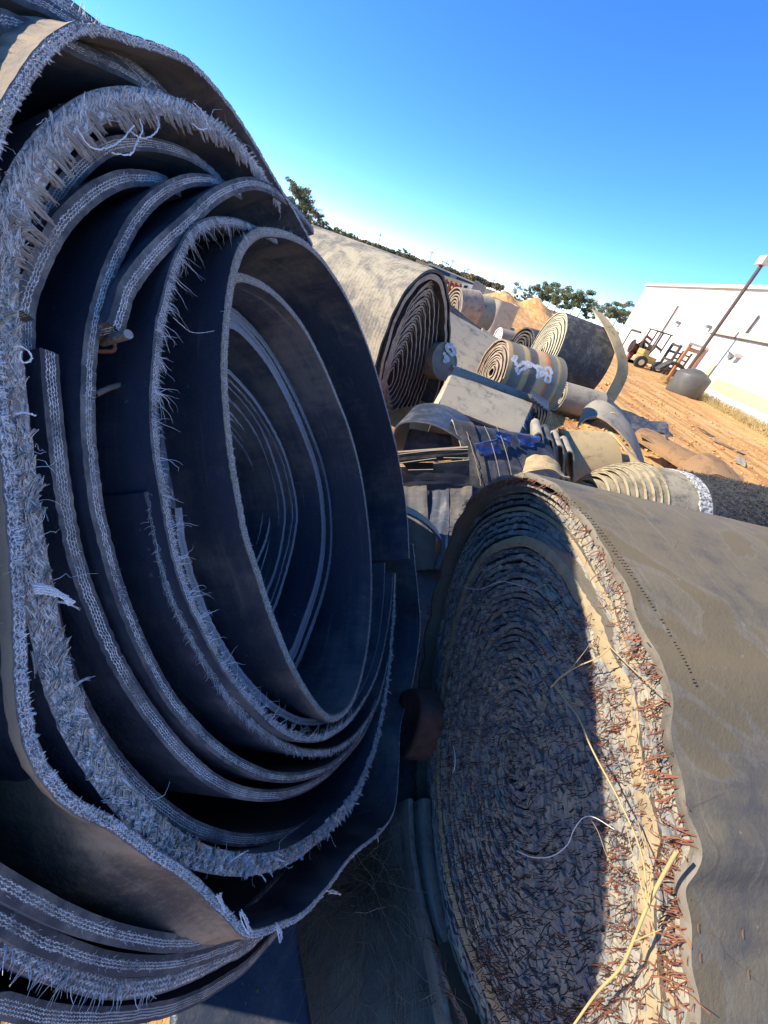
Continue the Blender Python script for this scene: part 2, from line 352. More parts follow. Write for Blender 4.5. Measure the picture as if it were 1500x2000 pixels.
L7 = [(768, 1120), (762, 1190), (748, 1270), (728, 1335), (690, 1398), (642, 1436), (590, 1442), (540, 1418), (490, 1368), (442, 1308), (404, 1240), (382, 1195), (362, 1148), (342, 1080), (327, 1010), (317, 950), (308, 900), (303, 850), (301, 800), (302, 750), (306, 700), (311, 640), (321, 600), (336, 540), (351, 500), (370, 464), (396, 441), (432, 432), (480, 440), (540, 470)]
t7 = turn1(L7, .0, .95, .013, ('navy', 'plyB'), seed=11, label='turn with a fine white fringe hanging from its edge')
L8 = [(291, 960), (302, 1020), (317, 1100), (337, 1170), (371, 1240), (411, 1310), (451, 1370), (501, 1420), (560, 1458), (612, 1470), (662, 1460), (702, 1426), (737, 1368), (757, 1290), (770, 1200)]
t8 = turn1(L8, .016, .9, .013, ('navy', 'plyB'), seed=12, label='turn with a cut end below the fringed one')
L9 = [(300, 700), (280, 800), (295, 1000), (330, 1130), (390, 1260), (470, 1360), (560, 1400), (640, 1400), (700, 1350), (740, 1260), (755, 1150)]
t9 = turn1([(348, 992), (358, 1070), (382, 1150), (420, 1240), (480, 1330), (540, 1385), (600, 1410), (660, 1398), (705, 1350), (735, 1270), (748, 1180), (752, 1100)], .02, .9, .012, ('navydust', 'plyG'), seed=13)
LC = [(799, 1091), (794, 1000), (779, 900), (755, 800), (726, 700), (691, 610), (652, 540), (612, 490), (568, 462), (520, 453), (490, 465), (466, 500), (451, 560), (441, 640), (438, 720), (441, 800), (450, 880), (462, 960), (478, 1040), (500, 1112), (529, 1200), (560, 1280), (594, 1346), (630, 1394), (656, 1402), (685, 1375), (705, 1320), (718, 1250), (724, 1180), (724, 1100), (718, 1020), (705, 930), (685, 850), (655, 770), (620, 690), (580, 622), (530, 570), (486, 546), (455, 545), (420, 580)]
recC = np.interp(np.arange(len(LC)), [0, 8, 30, 39], [-.012, -.010, .0, .03])
tC = turn1(LC, recC, .95, .015, ('navydust', 'plyC'), seed=14, label='innermost protruding turn with a tan woven edge and a square cut end')
LD = [(445, 625), (482, 652), (522, 702), (560, 770), (591, 840), (616, 910), (629, 980), (632, 1050), (626, 1110), (611, 1170), (590, 1230), (570, 1280), (530, 1340), (470, 1340), (400, 1250), (350, 1100), (330, 900), (350, 730), (400, 640)]
tD = turn1(LD, .10, .8, .030, ('navy', 'plyG'), closed=True, seed=15)
tD2 = turn1([(x + (x - 480) * .10, y + (y - 980) * .06) for x, y in LD], .103, .8, .016, ('navy', 'plyG'), closed=True, seed=16)
RINGS = [([(445, 740), (505, 810), (550, 897), (570, 985), (568, 1037), (550, 1114), (522, 1191), (470, 1260)], .14, 'plyB'),
         ([(445, 752), (505, 826), (540, 915), (556, 985), (554, 1037), (540, 1107), (515, 1165), (460, 1230)], .15, 'plyA'),
         ([(445, 778), (487, 827), (522, 897), (543, 985), (542, 1055), (515, 1142), (465, 1200)], .165, 'plyB'),
         ([(452, 817), (487, 859), (515, 915), (528, 978), (524, 1037), (501, 1097), (460, 1150)], .19, 'plyB'),
         ([(456, 866), (480, 897), (498, 936), (505, 985), (500, 1035), (480, 1085), (455, 1100)], .23, 'plyA'),
         ([(456, 883), (476, 925), (491, 985), (488, 1030), (472, 1070), (450, 1080)], .26, 'plyB'),
         ([(456, 908), (472, 945), (480, 985), (477, 1020), (460, 1050)], .30, 'plyB')]
RINGS += [([(445 + (x - 445) * f, 985 + (y - 985) * (1 - (1 - f) * .9)) for x, y in RINGS[0][0]], r_, 'plyB') for f, r_ in ((1.07, .13), (.86, .17), (.72, .185), (.62, .205), (.55, .21), (.36, .28), (.2, .33))]
for k, (px, rec, em) in enumerate(RINGS):
    em = ('plyW', 'plyG', 'plyB')[k % 3] if k else em
    full = px + [(2 * 440 - x, y + 15) for x, y in px[::-1]]
    turn1(full, rec, .6 if k < 5 else .5, .010, ('navy', em), closed=True, seed=20 + k, step=.01)
# outermost turns, seen below and behind the curled one
OT = [([(-60, 1688), (0, 1722), (60, 1755), (120, 1786), (190, 1814), (260, 1832), (330, 1842), (390, 1838), (450, 1815), (520, 1740)], [(-10, 40), (50, 54), (100, 72), (170, 105), (260, 150), (360, 220), (440, 320), (520, 460)], .045, 'plyA'),
      ([(-60, 1756), (0, 1792), (60, 1828), (150, 1864), (220, 1882), (300, 1886), (360, 1878), (420, 1860), (490, 1826), (560, 1740)], [(-60, -40), (40, -10), (120, 30), (220, 100), (330, 190), (430, 300), (520, 450)], .06, 'plyA'),
      ([(-60, 1800), (0, 1836), (60, 1872), (140, 1910), (220, 1930), (300, 1926), (380, 1900), (440, 1870), (505, 1830), (580, 1730)], [(-90, -90), (30, -40), (130, 15), (230, 95), (340, 195), (440, 320), (520, 460)], .075, 'plyW'),
      ([(-60, 1950), (0, 1962), (100, 1984), (200, 1988), (300, 1976), (370, 1955), (440, 1915), (505, 1862), (590, 1750)], [(-90, -130), (40, -60), (130, 5), (240, 95), (350, 210), (440, 330), (520, 470)], .11, 'plyB')]
OE = []
for k, (bot, top, rec, em) in enumerate(OT):
    q = 40 * k
    left = [(-240 - q, 1600 + q * .5), (-420 - q, 1340), (-520 - q * 1.5, 950), (-500 - q * 1.5, 560), (-400 - q * 1.5, 240 - q), (-210 - q * .5, 80 - q)]
    rightp = [(640, 620), (715, 820), (762, 1000), (775, 1200), (755, 1400), (705, 1560)]
    pts = bot[::-1] + left + top + rightp
    rr = [rec] * (len(bot) + len(left) + len(top) - 2) + [rec + .06] * 2 + [rec + .1] * len(rightp)
    rr[0] = rec + .05
    OE.append(turn1(pts, rr, 1.0, .016, ('navy', em), closed=True, seed=40 + k, step=.012))
Pb_ = OE[3][1] + W1 * .86; cb_ = Pb_.mean(0); gq = Geo()
for k_ in range(26):
    f0, f1 = 1.02 - k_ * .039, 1.02 - (k_ + .62) * .039
    gq.grid(np.stack([cb_ + (Pb_ - cb_) * f0 + W1 * .03, cb_ + (Pb_ - cb_) * f0, cb_ + (Pb_ - cb_) * f1, cb_ + (Pb_ - cb_) * f1 + W1 * .03, cb_ + (Pb_ - cb_) * (f0 - .039) + W1 * .03], 1), closed=True)
gq.build('unseen_back_blocker', 'navy', roll1)  # unseen ring cover added behind the turns to stop sun leaking through
# ---- fraying (countless fibres)
def fringe(tr, a, b, per_m, ln, rad, dirf, K=4, curl=.3, grav=.1, across=.8, clump=1, mat='white', parent=None, name='frayed_threads', inset=0.0, tk=.014):
    o, P, Nn, s = tr; L = s[-1]; n = int(per_m * L * (b - a))
    if n < 1: return
    u = rng.uniform(a, b, n) * L
    if clump > 1: u = (np.floor(u * per_m / clump) + rng.normal(.5, .12, n)) * clump / per_m
    ix = np.clip(np.searchsorted(s, u), 1, len(s) - 1); f = ((u - s[ix - 1]) / np.maximum(s[ix] - s[ix - 1], 1e-6)).clip(0, 1)[:, None]
    p = P[ix - 1] * (1 - f) + P[ix] * f; nn = unit(Nn[ix - 1] * (1 - f) + Nn[ix] * f); tt = unit(P[ix] - P[ix - 1])
    p = p + nn * rng.uniform(-across / 2, across / 2, n)[:, None] * tk - W1 * .001 + W1 * inset
    d = dirf(nn, tt, n)
    gq = hairs(p, d, ln * rng.uniform(.5, 1.25, n), rad * rng.uniform(.7, 1.2, n), K, curl, grav)
    return gq.build(name, mat, parent or o, kind='stuff')
def tufts(tr, a, b, per_m, ln, spread, dirf, m=8, r=.0005, sag=.0, mat='white', tk=.02, across=.5, name='yarn_tufts', bare=.0, seed=1, K=5):
    o, P, Nn, s = tr; L = s[-1]; n = int(per_m * L * (b - a)); u = np.sort(rng.uniform(a, b, n)) * L
    u = u[(snoise(u * 28, seed, 2) > -1 + bare * 2)]; n = len(u)
    ix = np.clip(np.searchsorted(s, u), 1, len(s) - 1); f = ((u - s[ix - 1]) / np.maximum(s[ix] - s[ix - 1], 1e-6)).clip(0, 1)[:, None]
    p = P[ix - 1] * (1 - f) + P[ix] * f; nn = unit(Nn[ix - 1] * (1 - f) + Nn[ix] * f); tt = unit(P[ix] - P[ix - 1])
    p = p + nn * rng.uniform(-across / 2, across / 2, n)[:, None] * tk
    d = unit(dirf(nn, tt, n)); l = ln * rng.uniform(.45, 1.25, n) * (1 + .25 * snoise(u * 40, seed + 2, 2))
    side = unit(np.cross(d, nn + .01)); k = np.linspace(0, 1, K)
    bend = rng.normal(0, .22, (n, 1)) * l[:, None]
    pts = []
    for j in range(m):
        o0 = (side * rng.normal(0, spread, (n, 1)) + nn * rng.normal(0, spread, (n, 1)) + tt * rng.normal(0, spread, (n, 1)))
        e0 = rng.normal(0, 1, (n, 3)) * (spread * .9); lj = l * rng.uniform(.75, 1.1, n)
        path = p[:, None] + d[:, None] * (lj[:, None] * k)[..., None] + o0[:, None] * (1 - .75 * k ** .7)[None, :, None] + e0[:, None] * (k ** 2)[None, :, None] * .8 + side[:, None] * (bend * k ** 2)[..., None] - np.array([0, 0, 1.]) * (sag * lj[:, None] * k ** 2)[..., None]
        pts.append(path)
    X = np.concatenate(pts); R = r * np.linspace(1, .45, K)
    return Geo().tubes(X, np.broadcast_to(R, (len(X), K)), 3).build(name, mat, o, kind='stuff')
nf = -W1                                     # towards the viewer side of the face
short = lambda nn, tt, n: nf * .8 + nn * rng.normal(0, .7, (n, 1)) + tt * rng.normal(0, .6, (n, 1))
inward = lambda nn, tt, n: nf * .35 - nn * 1.0 + tt * rng.normal(.25, .35, (n, 1))
outward = lambda nn, tt, n: nf * .5 + nn * 1.0 + tt * rng.normal(.2, .35, (n, 1))
fringe(t0, 0, 1, 1300, .0030, .0005, short, K=3, tk=.009)
tufts(t0, .64, 1, 260, .0048, .0007, lambda nn, tt, n: nf * .35 - nn + tt * rng.normal(.3, .12, (n, 1)), m=6, tk=.008, bare=.15, seed=3)
tufts(t0, .28, .64, 150, .0038, .0008, lambda nn, tt, n: nf * .5 - nn * .8 + tt * rng.normal(0, .4, (n, 1)), m=6, r=.0004, tk=.008, bare=.2, seed=4)
tufts(t0, .0, .28, 80, .009, .0012, lambda nn, tt, n: nf * .5 + nn + tt * rng.normal(0, .5, (n, 1)), m=6, tk=.008, bare=.3, seed=5)
for tr, dns in ((t2, 350), (t4, 450), (t5, 90), (t6, 900), (t8, 300), (t3, 450), (OE[0], 320), (OE[1], 350), (OE[2], 450)):
    fringe(tr, 0, 1, dns, .0036, .00032, short, K=3, tk=.011)
fringe(OE[2], .08, .3, 300, .016, .0006, outward, K=3, curl=.2)
fringe(tC, 0, 1, 1500, .004, .00035, short, K=3, tk=.010); fringe(tC, 0, .75, 200, .009, .0004, outward, K=4)
# thick tufts of the second turn
tufts(t1, .70, 1, 700, .0140, .0010, lambda nn, tt, n: nf * .18 + nn * .8 + tt * rng.normal(1.15, .08, (n, 1)), m=9, r=.0005, across=.3, tk=.02, bare=.06, seed=6)
tufts(t1, .74, 1, 400, .0180, .0014, lambda nn, tt, n: nf * .16 - nn * 1.0 + tt * rng.normal(.2, .12, (n, 1)), m=12, r=.0006, sag=.15, across=.5, mat='cream', name='cream_tufts', bare=.12, seed=7)
for sgn in (-1, 1):      # braided rope look: chevrons of thick strands
    tufts(t1, .34, .76, 420, .0100, .0016, lambda nn, tt, n: nf * .45 + nn * sgn * .55 + tt * rng.normal(1.3, .15, (n, 1)), m=13, r=.0007, sag=.03, across=.7, mat='cream' if sgn < 0 else 'white', name='braided_strands', tk=.024, bare=.02, seed=8 + sgn)
tufts(t1, .03, .36, 650, .0075, .0014, lambda nn, tt, n: nf * .6 + nn * rng.normal(.1, .5, (n, 1)) + tt * rng.normal(.8, .6, (n, 1)), m=12, r=.0005, sag=.1, across=1.3, name='matted_fibres', tk=.024, bare=.04, seed=9)
tufts(t1, .05, .36, 260, .009, .0015, lambda nn, tt, n: nf * .4 + nn * .8 + tt * rng.normal(.3, .6, (n, 1)), m=12, r=.0006, sag=.1, across=1.0, mat='cream', name='matted_fibres', tk=.024, bare=.15, seed=11)
tufts(t1, .10, .70, 26, .024, .0012, lambda nn, tt, n: nf * .7 + nn * rng.normal(0, .6, (n, 1)) + tt * rng.normal(.2, .9, (n, 1)), m=8, r=.0004, sag=.5, across=1.2, tk=.024, bare=.3, seed=10, K=7)
fringe(t1, 0, 1, 60, .030, .0004, short, K=8, curl=.45, across=1.4, tk=.02)
# fine fringe
fringe(t7, .05, .97, 900, .007, .0003, lambda nn, tt, n: nf * .5 - nn * .9 + tt * rng.normal(0, .4, (n, 1)), K=4, curl=.25, grav=.2)
fringe(t7, .3, .95, 150, .030, .0004, lambda nn, tt, n: nf * .4 - nn * .9 + tt * rng.normal(0, .3, (n, 1)), K=7, curl=.28, grav=.15, clump=6)
fringe(t8, 0, 1, 900, .010, .00035, lambda nn, tt, n: nf * .5 + nn * .7 + tt * rng.normal(0, .5, (n, 1)), K=4, curl=.3, grav=.35)
# long loose yarns that hang out of the tufts
def yarn(px, D, r=.0014, mat='white', par=None, name='loose_yarn'):
    P = onp(px, n1, CAM - n1 * D); P, s = resample(P, n=40); P = P + rng.normal(0, r * .25, P.shape)
    return Geo().tubes(P[None], (r * .62 * rng.uniform(.7, 1.2, 40))[None], 5).build(name, mat, par or t1[0])
yarn([(262, 245), (240, 270), (212, 288), (185, 290), (165, 275), (152, 252)], .335)
yarn([(272, 232), (278, 252), (268, 276), (256, 300), (238, 302), (218, 298)], .33)
yarn([(306, 228), (310, 248), (298, 264), (276, 270), (256, 258)], .33, .0012)
yarn([(378, 200), (392, 215), (402, 235), (403, 250), (390, 252), (374, 240)], .332)
yarn([(26, 680), (40, 676), (52, 684), (62, 696), (58, 706), (46, 708), (38, 698), (40, 686)], .34, .0012)
yarn([(30, 808), (48, 806), (70, 812)], .338, .0012)
for k in range(16):
    a = k / 16; yarn([(62 + 6 * a, 1140 + 20 * a), (85, 1142 + 18 * a), (110 + 10 * a, 1152 + 16 * a), (134 + 14 * (1 - a), 1176 + 6 * a)], .333 - .004 * (k % 4), .0011)
for px in ([(470, 1780), (478, 1800), (487, 1822)], [(428, 1745), (432, 1760), (438, 1775)], [(540, 1806), (548, 1822), (549, 1838)], [(748, 1618), (742, 1625), (735, 1640)], [(640, 1738), (650, 1740), (662, 1742)]):
    for k in range(5): yarn([(x + rng.normal(0, 3), y + rng.normal(0, 3)) for x, y in px], .345, .0013)
yarn([(338, 620), (356, 636), (372, 648), (395, 650), (418, 646)], .345, .0005)
for q in ([(100, 790), (92, 1480)],): pass
# threaded bolt and its rusty washer stuck through a turn
bp = onp([(200, 668)], n1, CAM - n1 * .39)[0]; bq = onp([(250, 653)], n1, CAM - n1 * .335)[0]
bolt = thing('bolt', 'threaded steel bolt poking out between the turns of the left roll', 'bolt', bp)
ba = unit(bq - bp); bl = np.linalg.norm(bq - bp); k = np.linspace(0, 1, 61)
Geo().tubes((bp + ba * (bl * k)[:, None])[None], (.0043 + .0007 * np.sign(np.sin(k * 2 * math.pi * 11)))[None], 10).add(*((lambda c, u, v: (np.vstack([c, [c + .0047 * (u * math.cos(a) + v * math.sin(a)) for a in np.linspace(0, 6.283, 11)[:-1]]]), [(0, 1 + i, 1 + (i + 1) % 10) for i in range(10)]))(bq + ba * .001, unit(np.cross(ba, [0, 0, 1])), np.cross(ba, unit(np.cross(ba, [0, 0, 1])))))).build('threaded_shank', plain('bolt_steel', (.34, .33, .31), .45, .4, 60, .7), bolt)
wa = Geo(); th = np.linspace(0, 2 * math.pi, 25)[:-1]; uu = unit(np.cross(ba, [0, 0, 1])); vv = np.cross(ba, uu)
ringp = [bp + (uu * math.cos(a) + vv * math.sin(a)) * .011 * (1 + .15 * math.sin(3 * a)) for a in th]
wa.tubes(np.array(ringp + ringp[:1])[None], np.full((1, 25), .0025), 6).build('washer', 'rust', bolt)
# cross cut seam strips on the fourth turn
sp = onp([(186, 770), (215, 757), (250, 748), (300, 735)], n1, CAM - n1 * .395)
Geo().tubes(resample(sp, n=16)[0][None], np.full((1, 16), .0035), 5).build('torn_seam', 'plyC', t4[0])
# ================================================================== ROLL R: steel cord belt roll at the right
nR = nrm(167, 0); DR = 0.57; WR = -nR; PR0 = CAM - nR * DR
LR = CAM - nR * DR + np.array([.35, .62, 0]); LR[2] = 0
rollR = thing('belt_roll', 'grey steel cord belt roll bristling with rusty wire ends and half lit by the sun', 'belt roll', LR, 'rolls of used conveyor belt')
OUT = [(1020, 928), (1062, 940), (1100, 966), (1138, 1012), (1168, 1062), (1196, 1108), (1216, 1140), (1232, 1190), (1256, 1250), (1284, 1292), (1300, 1350), (1306, 1420), (1312, 1480), (1326, 1540), (1334, 1590), (1352, 1650), (1350, 1690), (1336, 1730), (1338, 1800), (1342, 1900), (1350, 2010), (1350, 2110), (1310, 2230), (1200, 2300), (1050, 2230), (960, 2110), (890, 1960), (846, 1820), (820, 1660), (812, 1500), (818, 1360), (834, 1230), (856, 1130), (884, 1040), (920, 975), (962, 943)]
C0 = np.array([1000, 1485.])
M['grubber'] = rubber('grey_weathered_rubber', (.085, .08, .07), (.21, .185, .145), .5, 4, .55, .35, .5, spec=.35)
M['mudrub'] = rubber('scuffed_belt_cover', (.085, .078, .066), (.175, .145, .095), .48, 2.6, .62, 1.2, .6, spec=.28, scuff=(.25, .225, .18), patch=(.16, .125, .07))
M['chunk'] = rubber('torn_rubber_face', (.155, .168, .19), (.37, .335, .25), .46, 20, .7, .2, .9)
M['paleband'] = rubber('dusty_smooth_band', (.19, .155, .10), (.36, .285, .17), .6, 10, .7, .2, .6)
def loopR(sf, rec=0.0, seed=0, wob=5.0, step=.012, px=None):
    P = np.array(px or OUT, float); P = C0 + (P - C0) * sf
    a = np.arange(len(P)); P = P + wob * np.stack([snoise(a * .9, seed, 1), snoise(a * .9, seed + 9, 1)], 1)
    top = np.clip((1300 - P[:, 1]) / 250, 0, 1) * .8 + .2; top = np.where(P[:, 0] < 1000, np.maximum(top, .8), top)
    Q = np.array([onp([q], nR, CAM - nR * (DR + rec * t_))[0] for q, t_ in zip(P, top)]); return resample(Q, step=step, closed=True)
# outermost wrap: sweeps along the axis; widening a little away from the torn end
P, s = loopR(1.0, 0, 2, 1.5, .006)
gq, NnR = ribbon(P, WR, 1.7, .016, s, rows=22, closed=True, jit=.010, wav=.02, seed=4, jf=27)
wrap = gq.build('outer_wrap', ['mudrub', 'grubber'], rollR); wrap['label'] = 'smooth grey outer cover with a ragged torn rim'
outer = (P, NnR, s)
REC = lambda f: np.interp(f, [0, .3, .72, .78, .84, .92, 1.0], [.03, .0, .01, .01, .05, .07, .01])
allr = []
fs = list(np.linspace(.968, .80, 9)) + [.768, .735] + list(np.linspace(.71, .02, 33))
for k, f in enumerate(fs):
    pale = k in (9, 4)
    P, s = loopR(f, REC(f) - ((.013 if k == 9 else .006) if pale else 0) + rng.uniform(-.006, .006), 30 + k, 4.5 if k > 10 else 1.6, .009)
    t = (.028 if k == 9 else .012) if pale else .0125
    gq, Nn = ribbon(P, WR, .30, t, s, rows=4, closed=True, jit=.0045 if k > 7 else .003, seed=50 + k, jf=420)
    # torn lumps of rubber on the rim
    o = gq.build('belt_turn', ['grubber', 'paleband' if pale else 'chunk'], rollR)
    allr.append((P, Nn, s, f, pale))
# torn rubber chunks between the wires, one joined mass
gq = Geo(); ch = np.array([(i, j, l) for i in (-.5, .5) for j in (-.5, .5) for l in (-.5, .5)])
cf = np.array([(0, 1, 3, 2), (4, 6, 7, 5), (0, 4, 5, 1), (2, 3, 7, 6), (0, 2, 6, 4), (1, 5, 7, 3)])
for P, Nn, s, f, pale in allr:
    if pale or f > .93: continue
    n = int(s[-1] * 62); ix = rng.integers(0, len(P), n); T = unit(np.roll(P, -1, 0) - P)
    c = P[ix] + Nn[ix] * rng.uniform(-.0025, .0025, n)[:, None] + nR * rng.uniform(-.002, .005, n)[:, None]
    sz = np.stack([rng.uniform(.010, .026, n), rng.uniform(.007, .013, n), rng.uniform(.004, .010, n)], 1)
    B = np.stack([T[ix], Nn[ix], np.broadcast_to(nR, (n, 3))], 1)
    k8 = (ch[None] + rng.normal(0, .13, (n, 8, 3))) * sz[:, None]
    V = c[:, None] + np.einsum('nvk,nkj->nvj', k8, B)
    gq.add(V.reshape(-1, 3), (cf[None] + 8 * np.arange(n)[:, None, None]).reshape(-1, 4))
gq.build('torn_rubber_lumps', 'chunk', rollR, smooth=False, kind='stuff')
# wires
def wires(P, Nn, s, n, ln, rad, spread=.5, side=None, K=5, curl=.38, mask=None, out_c=0.0):
    ix = rng.integers(0, len(P), n)
    if mask is not None: ix = ix[mask(P[ix])]
    n = len(ix); T = unit(np.roll(P, -1, 0) - P)
    d = nR * 1.0 + T[ix] * rng.normal(0, spread, (n, 1)) + Nn[ix] * (out_c + rng.normal(0, spread, (n, 1)))
    p = P[ix] + Nn[ix] * rng.uniform(-.006, .006, n)[:, None]
    return hairs(p - nR * .004, d, ln * rng.uniform(.5, 1.3, n), rad * rng.uniform(.8, 1.25, n), K, curl, .12, sides=4, taper=.75)
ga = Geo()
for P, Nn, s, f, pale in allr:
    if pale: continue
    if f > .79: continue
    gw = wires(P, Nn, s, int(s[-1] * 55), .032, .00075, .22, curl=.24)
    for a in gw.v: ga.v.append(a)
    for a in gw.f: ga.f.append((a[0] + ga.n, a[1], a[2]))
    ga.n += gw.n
ga.build('rusty_wire_ends', 'rustshade', rollR, kind='stuff')
gb = Geo()
for P, Nn, s, f, pale in allr:
    if f < .60: continue
    gw = wires(P, Nn, s, int(s[-1] * (115 if not pale else 30)), .026, .00075, .28, curl=.26, mask=lambda q: (q[:, 1] < .62) & (q[:, 2] > .35))
    for a in gw.v: gb.v.append(a)
    for a in gw.f: gb.f.append((a[0] + gb.n, a[1], a[2]))
    gb.n += gw.n
gb.build('rusty_wire_ends', 'rust', rollR, kind='stuff')  # wires in the sunlit part get the brighter rust tone
P, Nn, s = outer
wires(P, Nn, s, 430, .036, .0012, .25, out_c=-1.1, K=6, curl=.18).build('rim_wire_ends', 'rust', rollR, kind='stuff')
wires(P, Nn, s, 420, .016, .0009, .5, out_c=-.3, K=4, curl=.4).build('rim_wire_ends', 'rust', rollR, kind='stuff')
# brown rusty block wedged on the far side
bpx = [(800, 1352), (822, 1346), (838, 1362), (842, 1400), (832, 1440), (818, 1472), (800, 1482), (792, 1440), (788, 1392)]
Pb = onp(bpx, nR, CAM - nR * (DR - .05)); Pc = Pb.mean(0)
blk = Geo(); Q, s_ = resample(Pb, n=28, closed=True)
G = np.stack([Pc + (Q - Pc) * k + nR * h for k, h in ((.02, .008), (.55, .012), (.62, .03), (.95, .032), (1.0, .02), (1.0, -.05))], 1)
G += rng.normal(0, .0012, G.shape); blk.grid(G, closed=True)
Bk = thing('rusty_bracket', 'rusty brown steel bracket jammed between the two big rolls', 'bracket', Pc)
blk.build('rusty_plate', plain('rusted_plate', (.16, .075, .05), .85, .4, 20, c2=(.07, .035, .028)), Bk)
# ================================================================== ROLL 2: dusty ribbed roll behind
n2 = nrm(25, -1.2); D2 = 2.2; W2v = -n2
L2o = CAM - n2 * D2 + np.array([-1., 4.2, 0]) * 0 ; c2 = onp([(790, 690)], n2, CAM - n2 * D2)[0]; c2[2] = 0
roll2 = thing('belt_roll', 'sand dusted ribbed belt roll behind the big frayed roll with tight coils showing', 'belt roll', c2, 'rolls of used conveyor belt')
M['ribtan'] = rubber('mud_caked_ribbed_cover', (.145, .135, .115), (.40, .345, .235), .46, 4.5, .8, .7, .6, rib=.14, ribp=.04)
M['coil'] = rubber('brown_coil_edge', (.19, .145, .11), (.42, .32, .23), .5, 9, .8, .3, .7)
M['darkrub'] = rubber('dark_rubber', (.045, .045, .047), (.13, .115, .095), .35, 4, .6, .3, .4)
o2 = [(846, 529), (818, 541), (785, 580), (757, 640), (739, 695), (730, 750), (735, 800), (760, 850), (800, 868), (836, 820), (862, 760), (875, 700), (879, 640), (876, 580), (866, 542)]
P, s = resample(onp(o2, n2, CAM - n2 * D2), step=.03, closed=True)
ribbon(P, W2v, 2.6, .03, s, rows=16, closed=True, jit=.012, wav=.01, seed=2, jf=12, inner_mi=1)[0].build('outer_wrap', ['ribtan', 'darkrub'], roll2)
P, s = resample(onp([(799 + (x - 795) * .86, 692 + (y - 692) * .93) for x, y in o2], n2, CAM - n2 * (D2 - .01)), step=.03, closed=True)
ribbon(P, W2v, .9, .05, s, rows=5, closed=True, jit=.012, seed=3, jf=12)[0].build('belt_turn', ['darkrub', 'coil'], roll2)
inn = np.array([(848, 549), (822, 566), (796, 604), (768, 668), (750, 730), (742, 785), (748, 832), (775, 850), (806, 815), (832, 750), (848, 690), (856, 620), (856, 575)], float)
cc = np.array([757, 742.])
for k, f in enumerate(np.linspace(1, .10, 32)):
    px = cc * (1) + (inn - cc) * f; px = px + np.array([0, 0])
    P, s = resample(onp(px, n2, CAM - n2 * (D2 + .10 + .02 * (k % 3) - .04 * f)), step=.03, closed=True)
    ribbon(P, W2v, .5, .0215, s, rows=3, closed=True, jit=.008, seed=k, jf=25)[0].build('belt_turn', ['darkrub', 'coil'], roll2)
# ================================================================== yard between the rolls and the building: other scrap belts
AX = unit(np.array([1., .12, 0]))
M['mat'] = rubber('brown_mat', (.11, .085, .065), (.26, .19, .13), .5, 3, .8, .3, .6)
M['tan'] = rubber('tan_mud_cover', (.15, .115, .06), (.44, .33, .17), .6, 4, .75, .3, .6)
M['greydust'] = rubber('grey_dust_cover', (.08, .078, .07), (.30, .265, .20), .6, 5, .7, .3, .5)
M['lightslab'] = rubber('pale_dust_cover', (.10, .095, .075), (.36, .315, .225), .6, 6, .75, .25, .6)
M['wheel'] = rubber('dusty_black_cover', (.035, .036, .036), (.13, .12, .10), .34, 6, .65, .5, .6)
M['wheelface'] = rubber('yellow_dust_coil', (.16, .15, .11), (.46, .42, .29), .6, 6, .75, .4, .6)
M['brown'] = rubber('rust_brown_cover', (.16, .085, .04), (.34, .20, .09), .55, 5, .7, .3, .5)
M['bluetarp'] = rubber('blue_black_rubber', (.03, .04, .06), (.12, .11, .10), .35, 4, .38, .2, .3)
M['black'] = plain('dark_hole', (.01, .01, .01), .9, bump=0)
M['whitepaint'] = plain('white_spray_paint', (.74, .73, .68), .7, .4, 30, c2=(.42, .4, .35), bump=0, amt=.35)
M['yellowpaint'] = plain('yellow_spray_paint', (.75, .6, .12), .6, .1, 20, bump=0)
def spiral_roll(name, label, px, n, p0, W, width, t, turns, core, mats, cat='belt roll', group='rolls of used conveyor belt', fmin=.12, step=.04, rec=.0, jit=.01, base_z=0.0, cover=None, inner=None, coil_w=.4):
    """px: outline of its near end; turns inside are scaled towards core"""
    P = onp(px, n, p0); c = P.mean(0).copy(); c[2] = base_z
    t_ = thing(name, label, cat, c, group)
    Q, s = resample(P, step=step, closed=True)
    ribbon(Q, W, width, t, s, rows=8, closed=True, jit=jit, seed=len(label), jf=15)[0].build('outer_wrap', cover or mats, t_)
    co = np.array(core, float)
    for k, f in enumerate(np.linspace(.93, fmin, turns)):
        Q, s = resample(onp(co + (np.array(px, float) - co) * f, n, p0 - np.asarray(n) * (rec + .012 * (k % 2) + .01 * rng.random())), step=step, closed=True)
        ribbon(Q, W, width * coil_w, t, s, rows=3, closed=True, jit=jit * .6, seed=k, jf=25)[0].build('belt_turn', mats, t_)
    return t_
